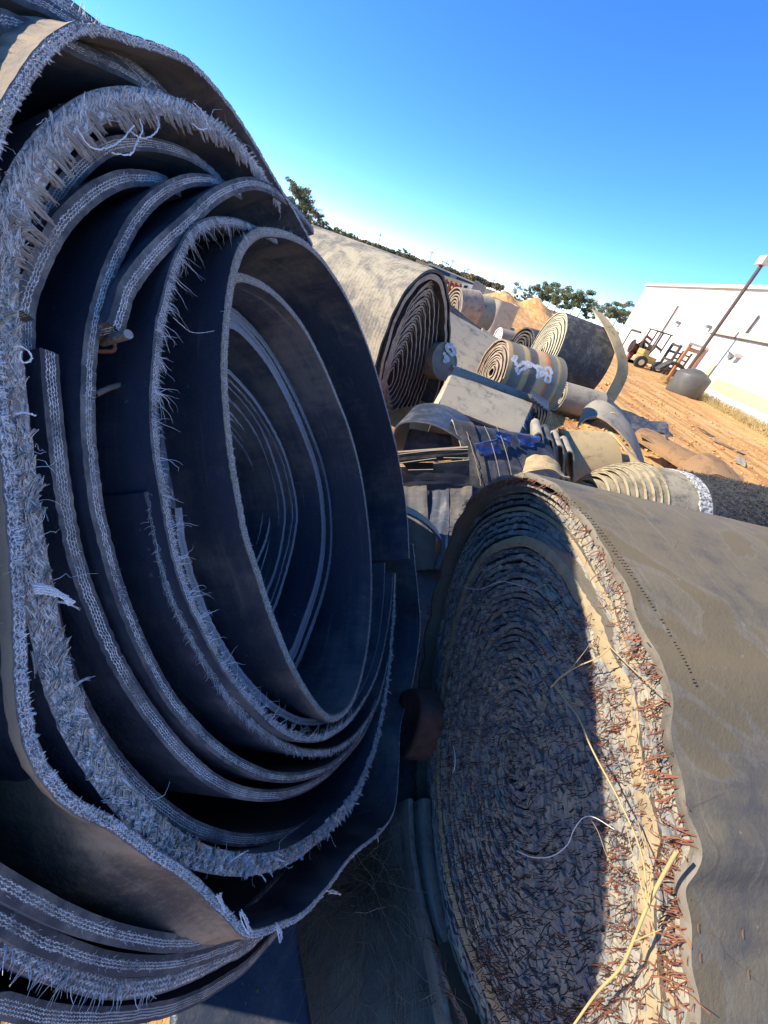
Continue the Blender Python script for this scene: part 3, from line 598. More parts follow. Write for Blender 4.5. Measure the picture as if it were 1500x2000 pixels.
def quadsheet(name, A, B, C_, D_, t, mats, parent=None, nu=14, nv=10, bump=.01, seed=0, sagv=0.0, **props):
    """thick sheet through four corners A,B,C,D (A-B top edge, D-C bottom edge)"""
    u = np.linspace(0, 1, nu)[:, None, None]; v = np.linspace(0, 1, nv)[None, :, None]
    G = (1 - u) * (1 - v) * A + u * (1 - v) * B + u * v * C_ + (1 - u) * v * D_
    nn = unit(np.cross(B - A, D_ - A)); nn = nn if nn @ (CAM - A) > 0 else -nn
    G = G + nn * (bump * (snoise(u * 7 + v * 3, seed, 2) + snoise(v * 9 - u * 2, seed + 3, 2)) + sagv * np.sin(math.pi * u))
    g = Geo(); uv = np.stack(np.broadcast_arrays(u[..., 0] * np.linalg.norm(B - A), v[..., 0] * np.linalg.norm(D_ - A)), -1)
    g.grid(G, 0, uv); Bk_ = G - nn * t; g.grid(Bk_[:, ::-1], 0, uv[:, ::-1])
    for e in (np.stack([G[0], Bk_[0]], 1), np.stack([G[-1], Bk_[-1]], 1)[::-1], np.stack([G[:, 0], Bk_[:, 0]], 1)[::-1], np.stack([G[:, -1], Bk_[:, -1]], 1)): g.grid(e, 1 if len(mats) > 1 else 0)
    return g.build(name, list(mats), parent, **props)
def pathsheet(name, px, ys, W, L, t, mats, parent=None, rows=8, step=.03, wav=.01, seed=1, jit=.003, out=(0, 0, 1), closed=False, jf=30, **props):
    P = np.array([at(x, y, yy) for (x, y), yy in zip(px, np.broadcast_to(ys, (len(px),)))])
    P, s = resample(P, step=step, closed=closed)
    o = ribbon(P, W, L, t, s, rows=rows, closed=closed, jit=jit, wav=wav, seed=seed, out=out, jf=jf)[0].build(name, list(mats), parent)
    for k, v in props.items(): o[k] = v
    return o
def paint_on(name, strokes, surf, mat, parent, r=.012, off=.004):
    """spray strokes (photo px) laid on a surface function ray->point, normal"""
    g = Geo()
    for st in strokes:
        Q, _ = resample(np.array(st, float), n=max(6, len(st) * 4)); pts = []; ns = []
        for q in Q: p, n_ = surf(ray(*q)); pts.append(p + n_ * off); ns.append(n_)
        P = np.array(pts); ns = np.array(ns); T = unit(np.gradient(P, axis=0)); S = np.cross(T, ns) * (1 + .35 * rng.normal(0, 1, (len(P), 1)).clip(-1, 1))
        g.grid(np.stack([P - S * r, P + ns * .0005, P + S * r], 1))
    return g.build(name, mat, parent)
def cyl_surf(c, a, r):
    a = unit(a)
    def f(d):
        d = unit(d); o = CAM - c; dp = d - a * (d @ a); op = o - a * (o @ a)
        A, B, Cq = dp @ dp, 2 * dp @ op, op @ op - r * r; disc = B * B - 4 * A * Cq
        tt = (-B - math.sqrt(max(disc, 0))) / (2 * A); p = CAM + d * tt; q = p - c; return p, unit(q - a * (q @ a))
    return f
def cylroll(name, label, c0, axis, r, width, t, turns, mats, squash=1.0, cat='belt roll', group='rolls of used conveyor belt', shift=.0, jit=.006, cover=None, core=.15, coil_w=.35, rec=.02):
    """roll whose near end is centred at c0, sweeping along axis"""
    a = unit(axis); u = unit(np.cross(a, [0, 0, 1])); v = np.cross(u, a); v = v if v[2] > 0 else -v
    t_ = thing(name, label, cat, (c0[0], c0[1], max(0, c0[2] - r)), group)
    th = np.linspace(0, 2 * math.pi, 41)[:-1]
    for k, f in enumerate(np.linspace(1, core, turns + 1)):
        rr = r * f * (1 + .02 * np.sin(2 * th + k)) ; P = c0 + u * (np.cos(th) * rr)[:, None] + v * (np.sin(th) * rr * squash)[:, None] + a * (0 if k == 0 else rec + .01 * (k % 3) + shift * (1 - f))
        s = th * r * f
        ribbon(P, a, width if k == 0 else width * coil_w, t, s, rows=6 if k == 0 else 3, closed=True, jit=jit, seed=k, jf=20)[0].build('outer_wrap' if k == 0 else 'belt_turn', list(cover if (k == 0 and cover) else mats), t_)
    return t_
# --- big upright roll with a loose tail (middle distance)
Y7 = 9.6; n7 = nrm(180 - 8, 2); p7 = at(1062, 683, Y7)
r7 = .80; u7 = unit(np.cross(n7, [0, 0, 1])); v7 = np.cross(u7, n7); v7 = v7 if v7[2] > 0 else -v7
p7[2] = r7 + .02
roll7 = thing('belt_roll', 'upright black roll like a wheel with a loose tail hanging off its right side', 'belt roll', (p7[0], p7[1], 0), 'rolls of used conveyor belt')
th = np.linspace(0, 2 * math.pi, 65)[:-1]
for k, f in enumerate(np.linspace(1, .07, 22)):
    rr = r7 * f; P = p7 + u7 * (np.cos(th) * rr)[:, None] + v7 * (np.sin(th) * rr)[:, None] - n7 * (0 if k == 0 else .012 + .01 * (k % 3)) + n7 * .05 * (1 - f)
    ribbon(P, -n7, 1.15 if k == 0 else .4, .026, th * rr, rows=8 if k == 0 else 3, closed=True, jit=.006, seed=k, jf=14)[0].build('outer_wrap' if k == 0 else 'belt_turn', ['wheel', 'wheelface'], roll7)
tl = [(1156, 604), (1168, 620), (1184, 646), (1197, 676), (1205, 704), (1203, 728), (1192, 752), (1176, 780), (1160, 800), (1146, 815)]
pathsheet('loose_tail', tl, [9.5, 9.3, 9.1, 8.9, 8.8, 8.75, 8.7, 8.6, 8.4, 8.2], (.93, .36, .0), .30, .018, ('tan', 'tan'), roll7, wav=.02, out=(-1, -.3, .3), step=.05)
# --- dark roll half hidden behind it
p8 = at(1012, 688, 12.2); p8[2] = .5
cylroll('belt_roll', 'small dark belt roll peeking out behind the upright wheel like roll', p8, (.9, .45, 0), .52, .8, .04, 5, ('darkrub', 'darkrub'), shift=-.1)
# --- roll with white spray numbers and orange bands
m, nt, b = newmat('banded_cover'); g = N(nt); tc = g.n('ShaderNodeTexCoord'); sx = g.n('ShaderNodeSeparateXYZ'); g.link(tc.outputs['UV'], sx.inputs[0])
cr = g.n('ShaderNodeValToRGB'); cr.color_ramp.interpolation = 'LINEAR'
g.link(g.math('DIVIDE', sx.outputs[1], .95), cr.inputs[0])
stops = [(0, (.5, .33, .14)), (.05, (.5, .33, .14)), (.08, (.17, .15, .11)), (.24, (.20, .18, .14)), (.27, (.45, .34, .14)), (.33, (.42, .3, .13)), (.36, (.09, .085, .08)), (.47, (.12, .1, .09)), (.50, (.55, .38, .19)), (.62, (.52, .33, .16)), (.65, (.62, .17, .05)), (.67, (.5, .16, .05)), (.69, (.17, .15, .12)), (.80, (.2, .18, .14)), (.83, (.45, .35, .14)), (.87, (.2, .17, .1)), (1, (.22, .2, .16))]
while len(cr.color_ramp.elements) < len(stops): cr.color_ramp.elements.new(.5)
for e, (p, c_) in zip(cr.color_ramp.elements, stops): e.position = p; e.color = (*c_, 1)
nz = g.noise(tc.outputs['Object'], 9, 7, .7); g.link(g.mix(g.math('MULTIPLY', g.ramp(nz, .5, .8), .6), cr.outputs[0], (.36, .31, .2)), b.inputs['Base Color']); b.inputs['Roughness'].default_value = .7; g.bump(nz, .5, .02, b); M['banded'] = m
a6 = unit(np.array([.93, .30, -.02])); r6 = .43; p6 = at(965, 712, 5.6); c6 = p6 + np.array([0, .1, -.12])
roll6 = cylroll('belt_roll', 'belt roll with orange and grey bands and white spray painted numbers on top', c6, a6, r6, .92, .02, 12, ('darkrub', 'coil'), cover=('banded', 'coil'))
Z = lambda P: [(860 + x / 6.25, 650 + y / 6.25) for x, y in P]
paint_on('spray_number', [Z(p) for p in ([(865, 335), (905, 290), (935, 310), (900, 345), (870, 335)], [(905, 350), (935, 400), (960, 400), (1010, 365), (1045, 385), (1050, 425), (985, 455), (945, 490), (925, 420)], [(1050, 350), (1095, 380), (1130, 392), (1085, 405), (1050, 350)], [(1130, 400), (1175, 430), (1195, 485), (1180, 535), (1215, 535)], [(1165, 410), (1230, 425), (1250, 470), (1205, 480), (1240, 520), (1270, 490)], [(1270, 445), (1320, 430), (1350, 470), (1345, 520), (1300, 500), (1270, 445)], [(1320, 515), (1345, 555), (1325, 595), (1285, 580), (1290, 530), (1320, 515)])], cyl_surf(c6, a6, r6 + .012), 'whitepaint', roll6, r=.021, off=.006)
# --- long flat grey slab of folded belt and what lies beyond it
s7 = thing('belt_stack', 'long flat grey folded belt lying between the ribbed roll and the banded roll', 'belt stack', onz(930, 700, 0), 'folded belts')
a_, b_, c_, d_ = at(874, 606, 7.6), at(1044, 702, 8.1), at(1010, 770, 5.9), at(868, 735, 5.6)
quadsheet('top_layer', a_, b_, c_, d_, .06, ('greydust', 'greydust'), s7, bump=.02, seed=4)
quadsheet('upper_flap', at(876, 592, 7.9), at(946, 646, 8.2), at(940, 662, 7.8), at(874, 612, 7.6), .03, ('darkrub', 'greydust'), s7, bump=.01, seed=5)
quadsheet('folded_end', at(942, 640, 8.1), at(1040, 702, 8.3), at(1030, 716, 7.9), at(946, 664, 7.7), .05, ('greydust', 'greydust'), s7, bump=.02, seed=6)
# white painted roll end beside the ribbed roll
p9 = at(862, 712, 5.1)
r9 = thing('belt_roll', 'small roll end with white sprayed digits just right of the ribbed roll', 'belt roll', (p9[0], p9[1], 0), 'rolls of used conveyor belt')
n9 = nrm(60, 15); P, s = resample(onp([(870, 670), (882, 680), (892, 705), (884, 730), (866, 742), (850, 730), (846, 700), (856, 676)], n9, p9), step=.03, closed=True)
ribbon(P, -n9, .6, .02, s, rows=4, closed=True)[0].build('outer_wrap', ['greydust', 'greydust'], r9)
cf_ = P.mean(0); Geo().grid(np.stack([P - n9 * .01, cf_ + (P - cf_) * .5 + n9 * .01, cf_ + (P - cf_) * .02], 1), closed=True).build('end_face', 'greydust', r9)
pl = lambda n_, p0_: (lambda d: (CAM + d * (np.dot(p0_ - CAM, n_) / np.dot(d, n_)), np.asarray(n_)))
paint_on('spray_number', [Z(p) for p in ([(70, 140), (115, 160), (155, 210), (160, 260), (120, 255), (80, 200), (70, 140)], [(35, 240), (60, 290), (95, 330), (70, 350), (30, 330)], [(100, 130), (145, 165), (185, 260)])], pl(n9, cf_ + n9 * .02), 'whitepaint', r9, r=.02, off=.012)
# --- grey folded belt with bolt holes (rounded fold along its top)
aF = unit(at(1045, 768, 5.0) - at(884, 707, 4.75)); f5 = thing('belt_stack', 'grey folded belt with a row of bolt holes along its rounded top edge', 'belt stack', onz(950, 840, 0), 'folded belts')
A0 = at(884, 715, 4.7); Lf = np.linalg.norm(at(1045, 768, 5.0) - at(884, 707, 4.75))
th = np.linspace(math.radians(200), math.radians(-20), 16); uF = unit(np.cross(aF, [0, 0, 1])); uF = uF if uF[1] < 0 else -uF; zF = np.cross(aF, uF); zF = zF if zF[2] > 0 else -zF
prof = [A0 + uF * math.cos(t_) * .085 + zF * (math.sin(t_) * .055 - .05) for t_ in th] + [A0 + uF * .13 - zF * k for k in (.12, .2, .3, .45)]
P, s = resample(np.array(prof), step=.02)
ribbon(P, aF, Lf, .014, s, rows=12, jit=.004, wav=.006, out=zF)[0].build('folded_sheet', ['greydust', 'darkrub'], f5)
for k in range(8):
    hg = Geo()
    c = A0 + uF * .118 + zF * -.10 + aF * Lf * (.06 + k * .122)
    ring = [c + aF * .006 * math.cos(t_) + zF * .006 * math.sin(t_) + uF * .004 for t_ in np.linspace(0, 6.283, 9)[:-1]]
    hg.add(ring + [c - uF * .01], [(i, (i + 1) % 8, 8) for i in range(8)]); hg.build('bolt_hole', 'black', f5)
paint_on('spray_number', [Z(p) for p in ([(205, 355), (165, 365), (185, 385), (230, 385), (205, 355)], [(150, 400), (175, 420), (170, 440), (150, 400)], [(185, 405), (235, 400), (255, 430), (215, 445), (185, 405)], [(290, 415), (300, 440), (330, 445), (330, 425)], [(335, 430), (360, 430), (355, 462)])], cyl_surf(A0 - zF * .05, aF, .070), 'whitepaint', f5, r=.004, off=.004)
# --- pale slab stack in front, navy shaded end
s4 = thing('belt_stack', 'thick stack of folded belt with a pale dusty top sheet and dark layered end', 'belt stack', onz(950, 880, 0), 'folded belts')
A, B, Cc, Dd = at(884, 729, 4.25), at(1040, 788, 4.5), at(1012, 850, 3.75), at(856, 790, 3.6)
quadsheet('top_sheet', A, B, Cc, Dd, .03, ('lightslab', 'lightslab'), s4, bump=.006, seed=2, nu=24, nv=14)
quadsheet('left_fold', at(880, 727, 4.27), A, Dd, at(828, 822, 3.5), .02, ('lightslab', 'tan'), s4, bump=.004)
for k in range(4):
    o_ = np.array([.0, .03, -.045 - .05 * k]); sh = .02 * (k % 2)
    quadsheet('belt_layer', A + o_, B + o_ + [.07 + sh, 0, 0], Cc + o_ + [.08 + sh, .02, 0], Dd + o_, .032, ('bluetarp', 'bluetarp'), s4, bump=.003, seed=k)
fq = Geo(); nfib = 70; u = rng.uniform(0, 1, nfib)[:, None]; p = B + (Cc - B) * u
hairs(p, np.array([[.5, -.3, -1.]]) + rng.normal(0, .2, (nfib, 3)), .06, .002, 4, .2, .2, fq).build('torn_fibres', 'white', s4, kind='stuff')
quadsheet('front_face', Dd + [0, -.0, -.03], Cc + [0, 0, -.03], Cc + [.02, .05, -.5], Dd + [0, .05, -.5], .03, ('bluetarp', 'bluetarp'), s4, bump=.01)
# dark slatted end with several folded noses
for k in range(5):
    x0 = 1040 + 6 * k; pathsheet('folded_nose', [(x0 - 3, 778 + 5 * k), (x0 + 6, 786 + 4 * k), (x0 + 6, 815), (x0 - 4, 838), (x0 - 22, 846)], 4.45 - .04 * k, (0.2, 1, 0), .5, .02, ('bluetarp', 'bluetarp'), s4, out=(1, -.3, .2))
# --- shaded heap of dark belts between the two big rolls
YB = 3.0
M['skysheen'] = rubber('painted_sky_sheen', (.025, .075, .24), (.08, .16, .38), .45, 8, .25, .1, .1, spec=.8)  # sky reflection on the dark rubber, put into a blue colour
hp = thing('belt_bundle', 'shaded bundle of dark blue black belt sheets strapped over a roll', 'belt bundle', onz(930, 1010, 0), 'loose belt pieces')
Wb = at(1062, 852, 3.15) - at(890, 822, 3.0); Lb = np.linalg.norm(Wb)
pathsheet('draped_sheet', [(896, 850), (893, 826), (902, 850), (912, 890), (920, 930), (930, 975), (945, 1030), (960, 1080)], [3.4, 3.0, 2.9, 2.8, 2.7, 2.62, 2.55, 2.5], Wb, Lb, .012, ('bluetarp', 'bluetarp'), hp, wav=.012, rows=16, out=(0, -1, .6))
pathsheet('strap', [(882, 850), (882, 820), (893, 850), (904, 890), (911, 930), (918, 975), (928, 1030)], [3.3, 2.97, 2.87, 2.77, 2.67, 2.59, 2.52], Wb, .17, .014, ('darkrub', 'plyW'), hp, wav=.004, out=(0, -1, .6))
for k, (dx, dy) in enumerate(((62, 2), (86, 4), (20, -1))):
    pth = [(884 + dx, 822 + dy + 8), (896 + dx, 850 + dy + 8), (910 + dx, 900 + dy + 8), (922 + dx * .95, 960 + dy), (932 + dx * .9, 1010)]
    P = np.array([at(x, y, yy - .012) for (x, y), yy in zip(pth, (2.97, 2.87, 2.74, 2.63, 2.55))]); P = resample(P, n=30)[0]
    P = P + rng.normal(0, .002, P.shape) * (k == 2)
    Geo().tubes(P[None], np.full((1, 30), .0028), 5).build('raised_seam' if k < 2 else 'peeled_strip', 'greydust', hp)
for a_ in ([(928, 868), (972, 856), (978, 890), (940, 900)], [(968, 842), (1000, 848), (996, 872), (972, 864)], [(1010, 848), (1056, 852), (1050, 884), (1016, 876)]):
    quadsheet('sky_sheen_patch', *[at(x, y, 2.80 + .004 * (x - 930) * .5) for x, y in a_],   .006, ('skysheen',), hp, bump=.014, nu=20, nv=16, seed=int(a_[0][0]))  # crumpled blue patches stand in for sky mirrored on the rubber
fl = thing('belt_flap', 'arched dark belt flap over a hollow right beside the big frayed roll', 'belt flap', onz(840, 960, 0), 'loose belt pieces')
pathsheet('arched_sheet', [(764, 905), (766, 858), (776, 832), (800, 824), (830, 826), (862, 836), (892, 854), (922, 884)], [2.9, 2.9, 2.9, 2.9, 2.88, 2.86, 2.84, 2.82], (.15, 1, .05), .5, .014, ('bluetarp', 'plyB'), fl, wav=.01, out=(0, 0, 1))
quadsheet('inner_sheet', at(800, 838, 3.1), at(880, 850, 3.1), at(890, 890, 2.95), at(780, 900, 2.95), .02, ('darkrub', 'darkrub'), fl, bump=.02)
hs = thing('hanging_sheet', 'grey brown belt sheet with pale slots hanging below the arched flap', 'belt sheet', onz(850, 1000, 0), 'loose belt pieces')
H = lambda x, y, d=0: at(x, y, 2.55 + d)
quadsheet('upper_strip', H(772, 884), H(914, 874), H(914, 886), H(774, 900), .03, ('darkrub', 'mat'), hs, bump=.003)
quadsheet('middle_strip', H(774, 894, .03), H(914, 886, .03), H(914, 896, .03), H(774, 906, .03), .02, ('darkrub', 'greydust'), hs, bump=.002)
quadsheet('lower_sheet', H(776, 912), H(916, 898), H(918, 962), H(786, 962), .015, ('mudsheet' if 'mudsheet' in M else 'brownshade', 'greydust') if 0 else ('navydust', 'greydust'), hs, bump=.008)
quadsheet('slot', H(784, 903, -.03), H(846, 904, -.03), H(845, 917, -.03), H(797, 917, -.03), .004, ('black',), hs, bump=0)
for a_ in ([(774, 888), (846, 880), (914, 878)], [(776, 905), (852, 895)], [(866, 894), (916, 895)], [(797, 918), (846, 917)]):
    P = resample(np.array([H(x, y, -.035) for x, y in a_]), n=20)[0]; Geo().tubes(P[None], np.full((1, 20), .0035), 4).build('pale_strip', 'greydust', hs)
lw = thing('hanging_sheet', 'brown streaked belt sheets hanging in folds behind the right steel cord roll', 'belt sheet', onz(850, 1060, 0), 'loose belt pieces')
for k in range(3):
    x0 = 784 + k * 44
    quadsheet('fold', at(x0, 950, 2.58 + .03 * (k % 2)), at(x0 + 50, 950, 2.53 + .03 * (k % 2)), at(x0 + 52 - 6 * k, 1110, 1.85), at(x0 + 2 - 6 * k, 1110, 1.85), .015, (('navydust', 'navydust') if k % 2 else ('darkrub', 'coil')), lw, bump=.02, seed=k)
gp = thing('belt_scrap', 'rounded grey belt scrap standing in the gap beside the big frayed roll', 'belt scrap', onz(830, 1130, 0), 'loose belt pieces')
pathsheet('curved_sheet', [(770, 996), (798, 1005), (826, 1020), (848, 1040), (864, 1062), (858, 1086), (848, 1112)], [1.7, 1.7, 1.69, 1.68, 1.66, 1.65, 1.64], (-.25, .95, -.1), .10, .012, ('greydust', 'plyB'), gp, wav=.01, out=(1, -1, 1))
quadsheet('face_sheet', at(784, 1002, 1.72), at(852, 1046, 1.70), at(846, 1112, 1.64), at(784, 1114, 1.62), .012, ('greydust', 'greydust'), gp, bump=.01)
# grey folded noses and tan scrap right of the bundle
fn = thing('belt_stack', 'row of upright grey belt folds at the right end of the shaded bundle', 'belt stack', onz(1075, 930, 0), 'folded belts')
for k in range(4):
    x0 = 1046 + 20 * k; y0 = 848 + 12 * k
    pathsheet('fold', [(x0 - 4, y0 + 62), (x0 - 4, y0 + 14), (x0, y0), (x0 + 9, y0 - 2), (x0 + 15, y0 + 10), (x0 + 14, y0 + 66)], 3.05 + .05 * k, (0.1, 1, 0), .4, .014, ('greydust' if k != 1 else 'darkrub', 'greydust'), fn, out=(0, -.2, 1))
ts = thing('belt_scrap', 'tan muddy belt scrap on top of the right roll beside the shaded bundle', 'belt scrap', onz(1060, 930, 0), 'loose belt pieces')
quadsheet('curled_sheet', at(1028, 896, 2.75), at(1090, 908, 2.8), at(1112, 936, 2.6), at(1020, 926, 2.5), .014, ('tan', 'tan'), ts, bump=.02, sagv=.05)
# --- yellow brown roll with folded sheet
yb = thing('belt_roll', 'short yellow tan muddy roll with a cracked top sheet lit by the sun', 'belt roll', onz(1150, 950, 0), 'rolls of used conveyor belt')
Wy = at(1192, 846, 5.1) - at(1090, 838, 4.9)
pathsheet('top_sheet', [(1096, 850), (1090, 838), (1100, 850), (1106, 880), (1108, 915), (1108, 960)], [5.3, 4.9, 4.75, 4.55, 4.4, 4.3], Wy, np.linalg.norm(Wy), .02, ('tan', 'tan'), yb, wav=.02, rows=14, out=(0, -1, .6))
pathsheet('left_band', [(1072, 848), (1070, 842), (1078, 855), (1082, 880), (1084, 920), (1086, 960)], [5.3, 4.95, 4.8, 4.6, 4.45, 4.35], Wy, .13, .03, ('greydust', 'white'), yb, wav=.0, out=(0, -1, .6))
pathsheet('end_sheet', [(1194, 850), (1190, 844), (1202, 855), (1222, 880), (1232, 905), (1230, 950)], [5.4, 5.05, 4.9, 4.7, 4.6, 4.4], (.7, -.5, -.3), .3, .02, ('tan', 'tan'), yb, wav=.01, rows=6, out=(0, -1, .6))
ar = thing('belt_arch', 'arched grey tan belt sheet with yellow marks at the edge of the clay road', 'belt sheet', onz(1220, 900, 0), 'loose belt pieces')
Pa = [(1128, 834), (1140, 822), (1160, 814), (1182, 822), (1206, 842), (1228, 868), (1245, 900), (1256, 940)]
pathsheet('arched_sheet', Pa, [5.7, 5.75, 5.8, 5.7, 5.6, 5.5, 5.4, 5.3], (.25, .93, .22), .62, .018, ('greydust', 'tan'), ar, wav=.02, rows=12, out=(.3, 0, 1))
for st in ([(1189, 808), (1194, 806), (1200, 808), (1197, 812), (1192, 813)], [(1183, 818), (1189, 815), (1195, 817), (1190, 820), (1183, 818)]):
    P = resample(np.array([at(x, y, 6.0) for x, y in st]), n=16)[0]; Geo().tubes(P[None], np.full((1, 16), .008), 4).build('yellow_mark', 'yellowpaint', ar)
# --- small cone roll, navy sheets
c13 = at(1078, 800, 7.9); c13[2] = .30
cylroll('belt_roll', 'small pale grey roll lying below the upright wheel like roll', c13, (.95, .1, 0.02), .27, .8, .02, 5, ('greydust', 'greydust'), core=.3)
ns = thing('belt_sheet', 'dark navy belt sheet folded on the clay at the foot of the wheel like roll', 'belt sheet', onz(1200, 830, 0), 'loose belt pieces')
pathsheet('folded_sheet', [(1128, 790), (1140, 774), (1160, 768), (1185, 776), (1204, 792), (1222, 806), (1250, 816), (1278, 826)], [8.6, 8.6, 8.6, 8.5, 8.4, 8.3, 8.2, 8.1], (.1, -.95, -.28), .9, .02, ('bluetarp', 'bluetarp'), ns, wav=.03, out=(0, 0, 1), rows=12)
pathsheet('lower_fold', [(1216, 838), (1240, 828), (1270, 824), (1302, 826), (1298, 838)], [7.4, 7.5, 7.6, 7.5, 7.3], (-.1, -.9, -.35), .35, .03, ('bluetarp', 'bluetarp'), ns, wav=.02, out=(0, 0, 1))
pathsheet('curl', [(1150, 812), (1152, 800), (1162, 794), (1176, 796), (1186, 808)], 8.0, (.1, .9, .1), .5, .02, ('bluetarp', 'bluetarp'), ns, out=(0, 0, 1))
# --- brown belts and a tube on the clay
b1 = thing('belt_sheet', 'rust brown folded belt lying on the clay beside the arched sheet', 'belt sheet', onz(1290, 900, 0), 'loose belt pieces')
Wb1 = at(1356, 900, 6.4) - at(1262, 842, 7.0)
pathsheet('rounded_fold', [(1238, 858), (1240, 846), (1250, 838), (1266, 838), (1276, 850)], [6.7, 6.75, 6.85, 7.0, 7.1], Wb1, 1.0, .02, ('brown', 'tan'), b1, wav=.02, out=(0, 0, 1), rows=12)
quadsheet('flat_sheet', at(1270, 840, 7.2), at(1362, 888, 6.9), at(1352, 912, 6.3), at(1250, 850, 6.6), .02, ('brown', 'tan'), b1, bump=.02)
tb = thing('tube', 'short hollow brown rubber tube lying on the orange clay', 'tube', onz(1390, 905, 0), 'loose belt pieces')
ct = at(1364, 885, 6.5); ct[2] = .14; at_ = unit(np.array([.96, -.12, 0])); ut = unit(np.cross(at_, [0, 0, 1])); th = np.linspace(0, 2 * math.pi, 33)[:-1]
ribbon(ct + ut * (np.cos(th) * .13)[:, None] + np.array([0, 0, 1]) * (np.sin(th) * .13)[:, None], at_, .78, .018, th * .13, rows=8, closed=True, wav=.004)[0].build('tube_wall', ['brown', 'tan'], tb)
b2 = thing('belt_sheet', 'domed rust brown belt sheet in front of the hollow tube', 'belt sheet', onz(1390, 945, 0), 'loose belt pieces')
pathsheet('domed_sheet', [(1312, 926), (1340, 900), (1364, 887), (1384, 886), (1410, 900), (1436, 924), (1452, 952)], [5.6, 5.9, 6.1, 6.15, 6.1, 6.0, 5.9], (-.05, -.8, -.2), .55, .02, ('brown', 'brown'), b2, wav=.03, out=(0, 0, 1), rows=10)
# --- ribbed coil with a white band, behind the right roll
rb = thing('belt_roll', 'stepped coil of ribbed tan belt with a white band and shaggy black end', 'belt roll', onz(1250, 1010, 0), 'rolls of used conveyor belt')
aR = unit(np.array([.96, .27, 0.03])); base = at(1122, 962, 3.3); uR = unit(np.cross(aR, [0, 0, 1])); vR = np.cross(uR, aR); vR = vR if vR[2] > 0 else -vR
th = np.linspace(0, 2 * math.pi, 49)[:-1]
Rk = [.10, .15, .20, .245, .285, .32, .35, .375, .395, .41, .42]
M['ribcoil'] = rubber('sandy_ribbed_cover', (.16, .14, .095), (.40, .34, .22), .5, 9, .8, .2, .7)
for k, r_ in enumerate(Rk):
    c_ = base + aR * (.062 * k) - vR * .06
    P = c_ + uR * (np.cos(th) * r_)[:, None] + vR * (np.sin(th) * r_)[:, None]
    ribbon(P, aR, .12 if k < 10 else .35, .020, th * r_, rows=4, closed=True, jit=.004, seed=k)[0].build('belt_turn', ['ribcoil', 'ribcoil'], rb)
    Pl = P - aR * .002
    Geo().tubes(np.vstack([Pl, Pl[:1]])[None] + (unit(P - c_)[list(range(len(P))) + [0]] * .012)[None], np.full((1, len(P) + 1), .006), 4).build('rib', 'ribcoil', rb)
M['whiteband'] = plain('cracked_white_band', (.75, .72, .6), .8, .6, 45, c2=(.10, .10, .09), amt=.25)
M['shag'] = plain('shaggy_black_rubber', (.09, .088, .08), .9, .6, 30, c2=(.03, .03, .03))
cW = base + aR * .95 - vR * .06
P = lambda c_, r_: c_ + uR * (np.cos(th) * r_)[:, None] + vR * (np.sin(th) * r_)[:, None]
ribbon(P(cW, .428), aR, .14, .016, th * .43, rows=8, closed=True, jit=.02, jf=40)[0].build('white_band', ['whiteband', 'whiteband'], rb)
ribbon(P(cW + aR * .10, .425), aR, 1.2, .016, th * .43, rows=14, closed=True, wav=.01)[0].build('shaggy_end', ['shag', 'shag'], rb)
n = 9000; a = rng.uniform(0, 2 * math.pi, n); q = rng.uniform(.16, 1.25, n); ndir = uR * np.cos(a)[:, None] + vR * np.sin(a)[:, None]
hairs(cW + aR * q[:, None] + ndir * .43, ndir * .5 + np.cross(aR, ndir) * rng.normal(0, 1, (n, 1)) + aR * rng.normal(0, .8, (n, 1)), .035, .004, 3, .4).build('torn_shreds', 'shag', rb, kind='stuff')
# ================================================================== far yard: standing belt blocks and machinery
YT = 17.0
t8 = thing('belt_roll', 'tall upright beige corrugated belt roll standing at the end of the row', 'belt roll', at(958, 645, YT) * [1, 1, 0], 'rolls of used conveyor belt')
M['beige'] = rubber('beige_fibrous_cover', (.26, .22, .17), (.48, .41, .31), .6, 2.5, .85, .5, .7, rib=.5, ribp=.3)
cc8 = at(957, 650, YT) * [1, 1, 0] + [0, .8, 0]; hh = at(957, 580, YT)[2]
th = np.linspace(0, 2 * math.pi, 49)[:-1]; rr8 = .78 * (1 + .03 * np.sin(th * 7) + .02 * np.sin(th * 11))
ribbon(cc8 + np.stack([np.cos(th) * rr8, np.sin(th) * rr8 * .8, th * 0 + hh], 1), (0, 0, -1), hh, .03, th * .8, rows=6, closed=True, jit=.03, jf=6)[0].build('outer_wrap', ['beige', 'beige'], t8)
for k in range(6):
    f = .92 - k * .15; ribbon(cc8 + np.stack([np.cos(th) * rr8 * f, np.sin(th) * rr8 * .8 * f, th * 0 + hh - .02], 1), (0, 0, -1), .4, .03, th * .8, rows=3, closed=True)[0].build('belt_turn', ['beige', 'beige'], t8)
def blockroll(label, px, y, r, wd, mats, axis, sq=1.0):
    c = at(*px, y); return cylroll('belt_roll', label, c, axis, r, wd, .03, 5, mats, squash=sq)
blockroll('pale mud caked roll leaning against the tall beige roll', (906, 612), 12.5, .42, .8, ('lightslab', 'tan'), (.75, .6, .1), 1.2)
blockroll('brown grey roll just above the outer lip of the ribbed roll', (884, 600), 11.5, .38, .7, ('coil', 'greydust'), (.8, .6, .1), 1.2)
blockroll('little striped roll at the foot of the tall beige roll', (972, 656), 15.0, .26, .6, ('greydust', 'white'), (.9, .4, 0))
lp = thing('belt_loop', 'thin white strap loop sticking up from the long grey slab', 'strap', at(880, 620, 8.2), None)
P = resample(np.array([at(x, y, 8.0) for x, y in [(876, 622), (882, 610), (888, 608), (890, 614), (890, 624)]]), n=20)[0]; Geo().tubes(P[None], np.full((1, 20), .012), 5).build('strap', 'white', lp)
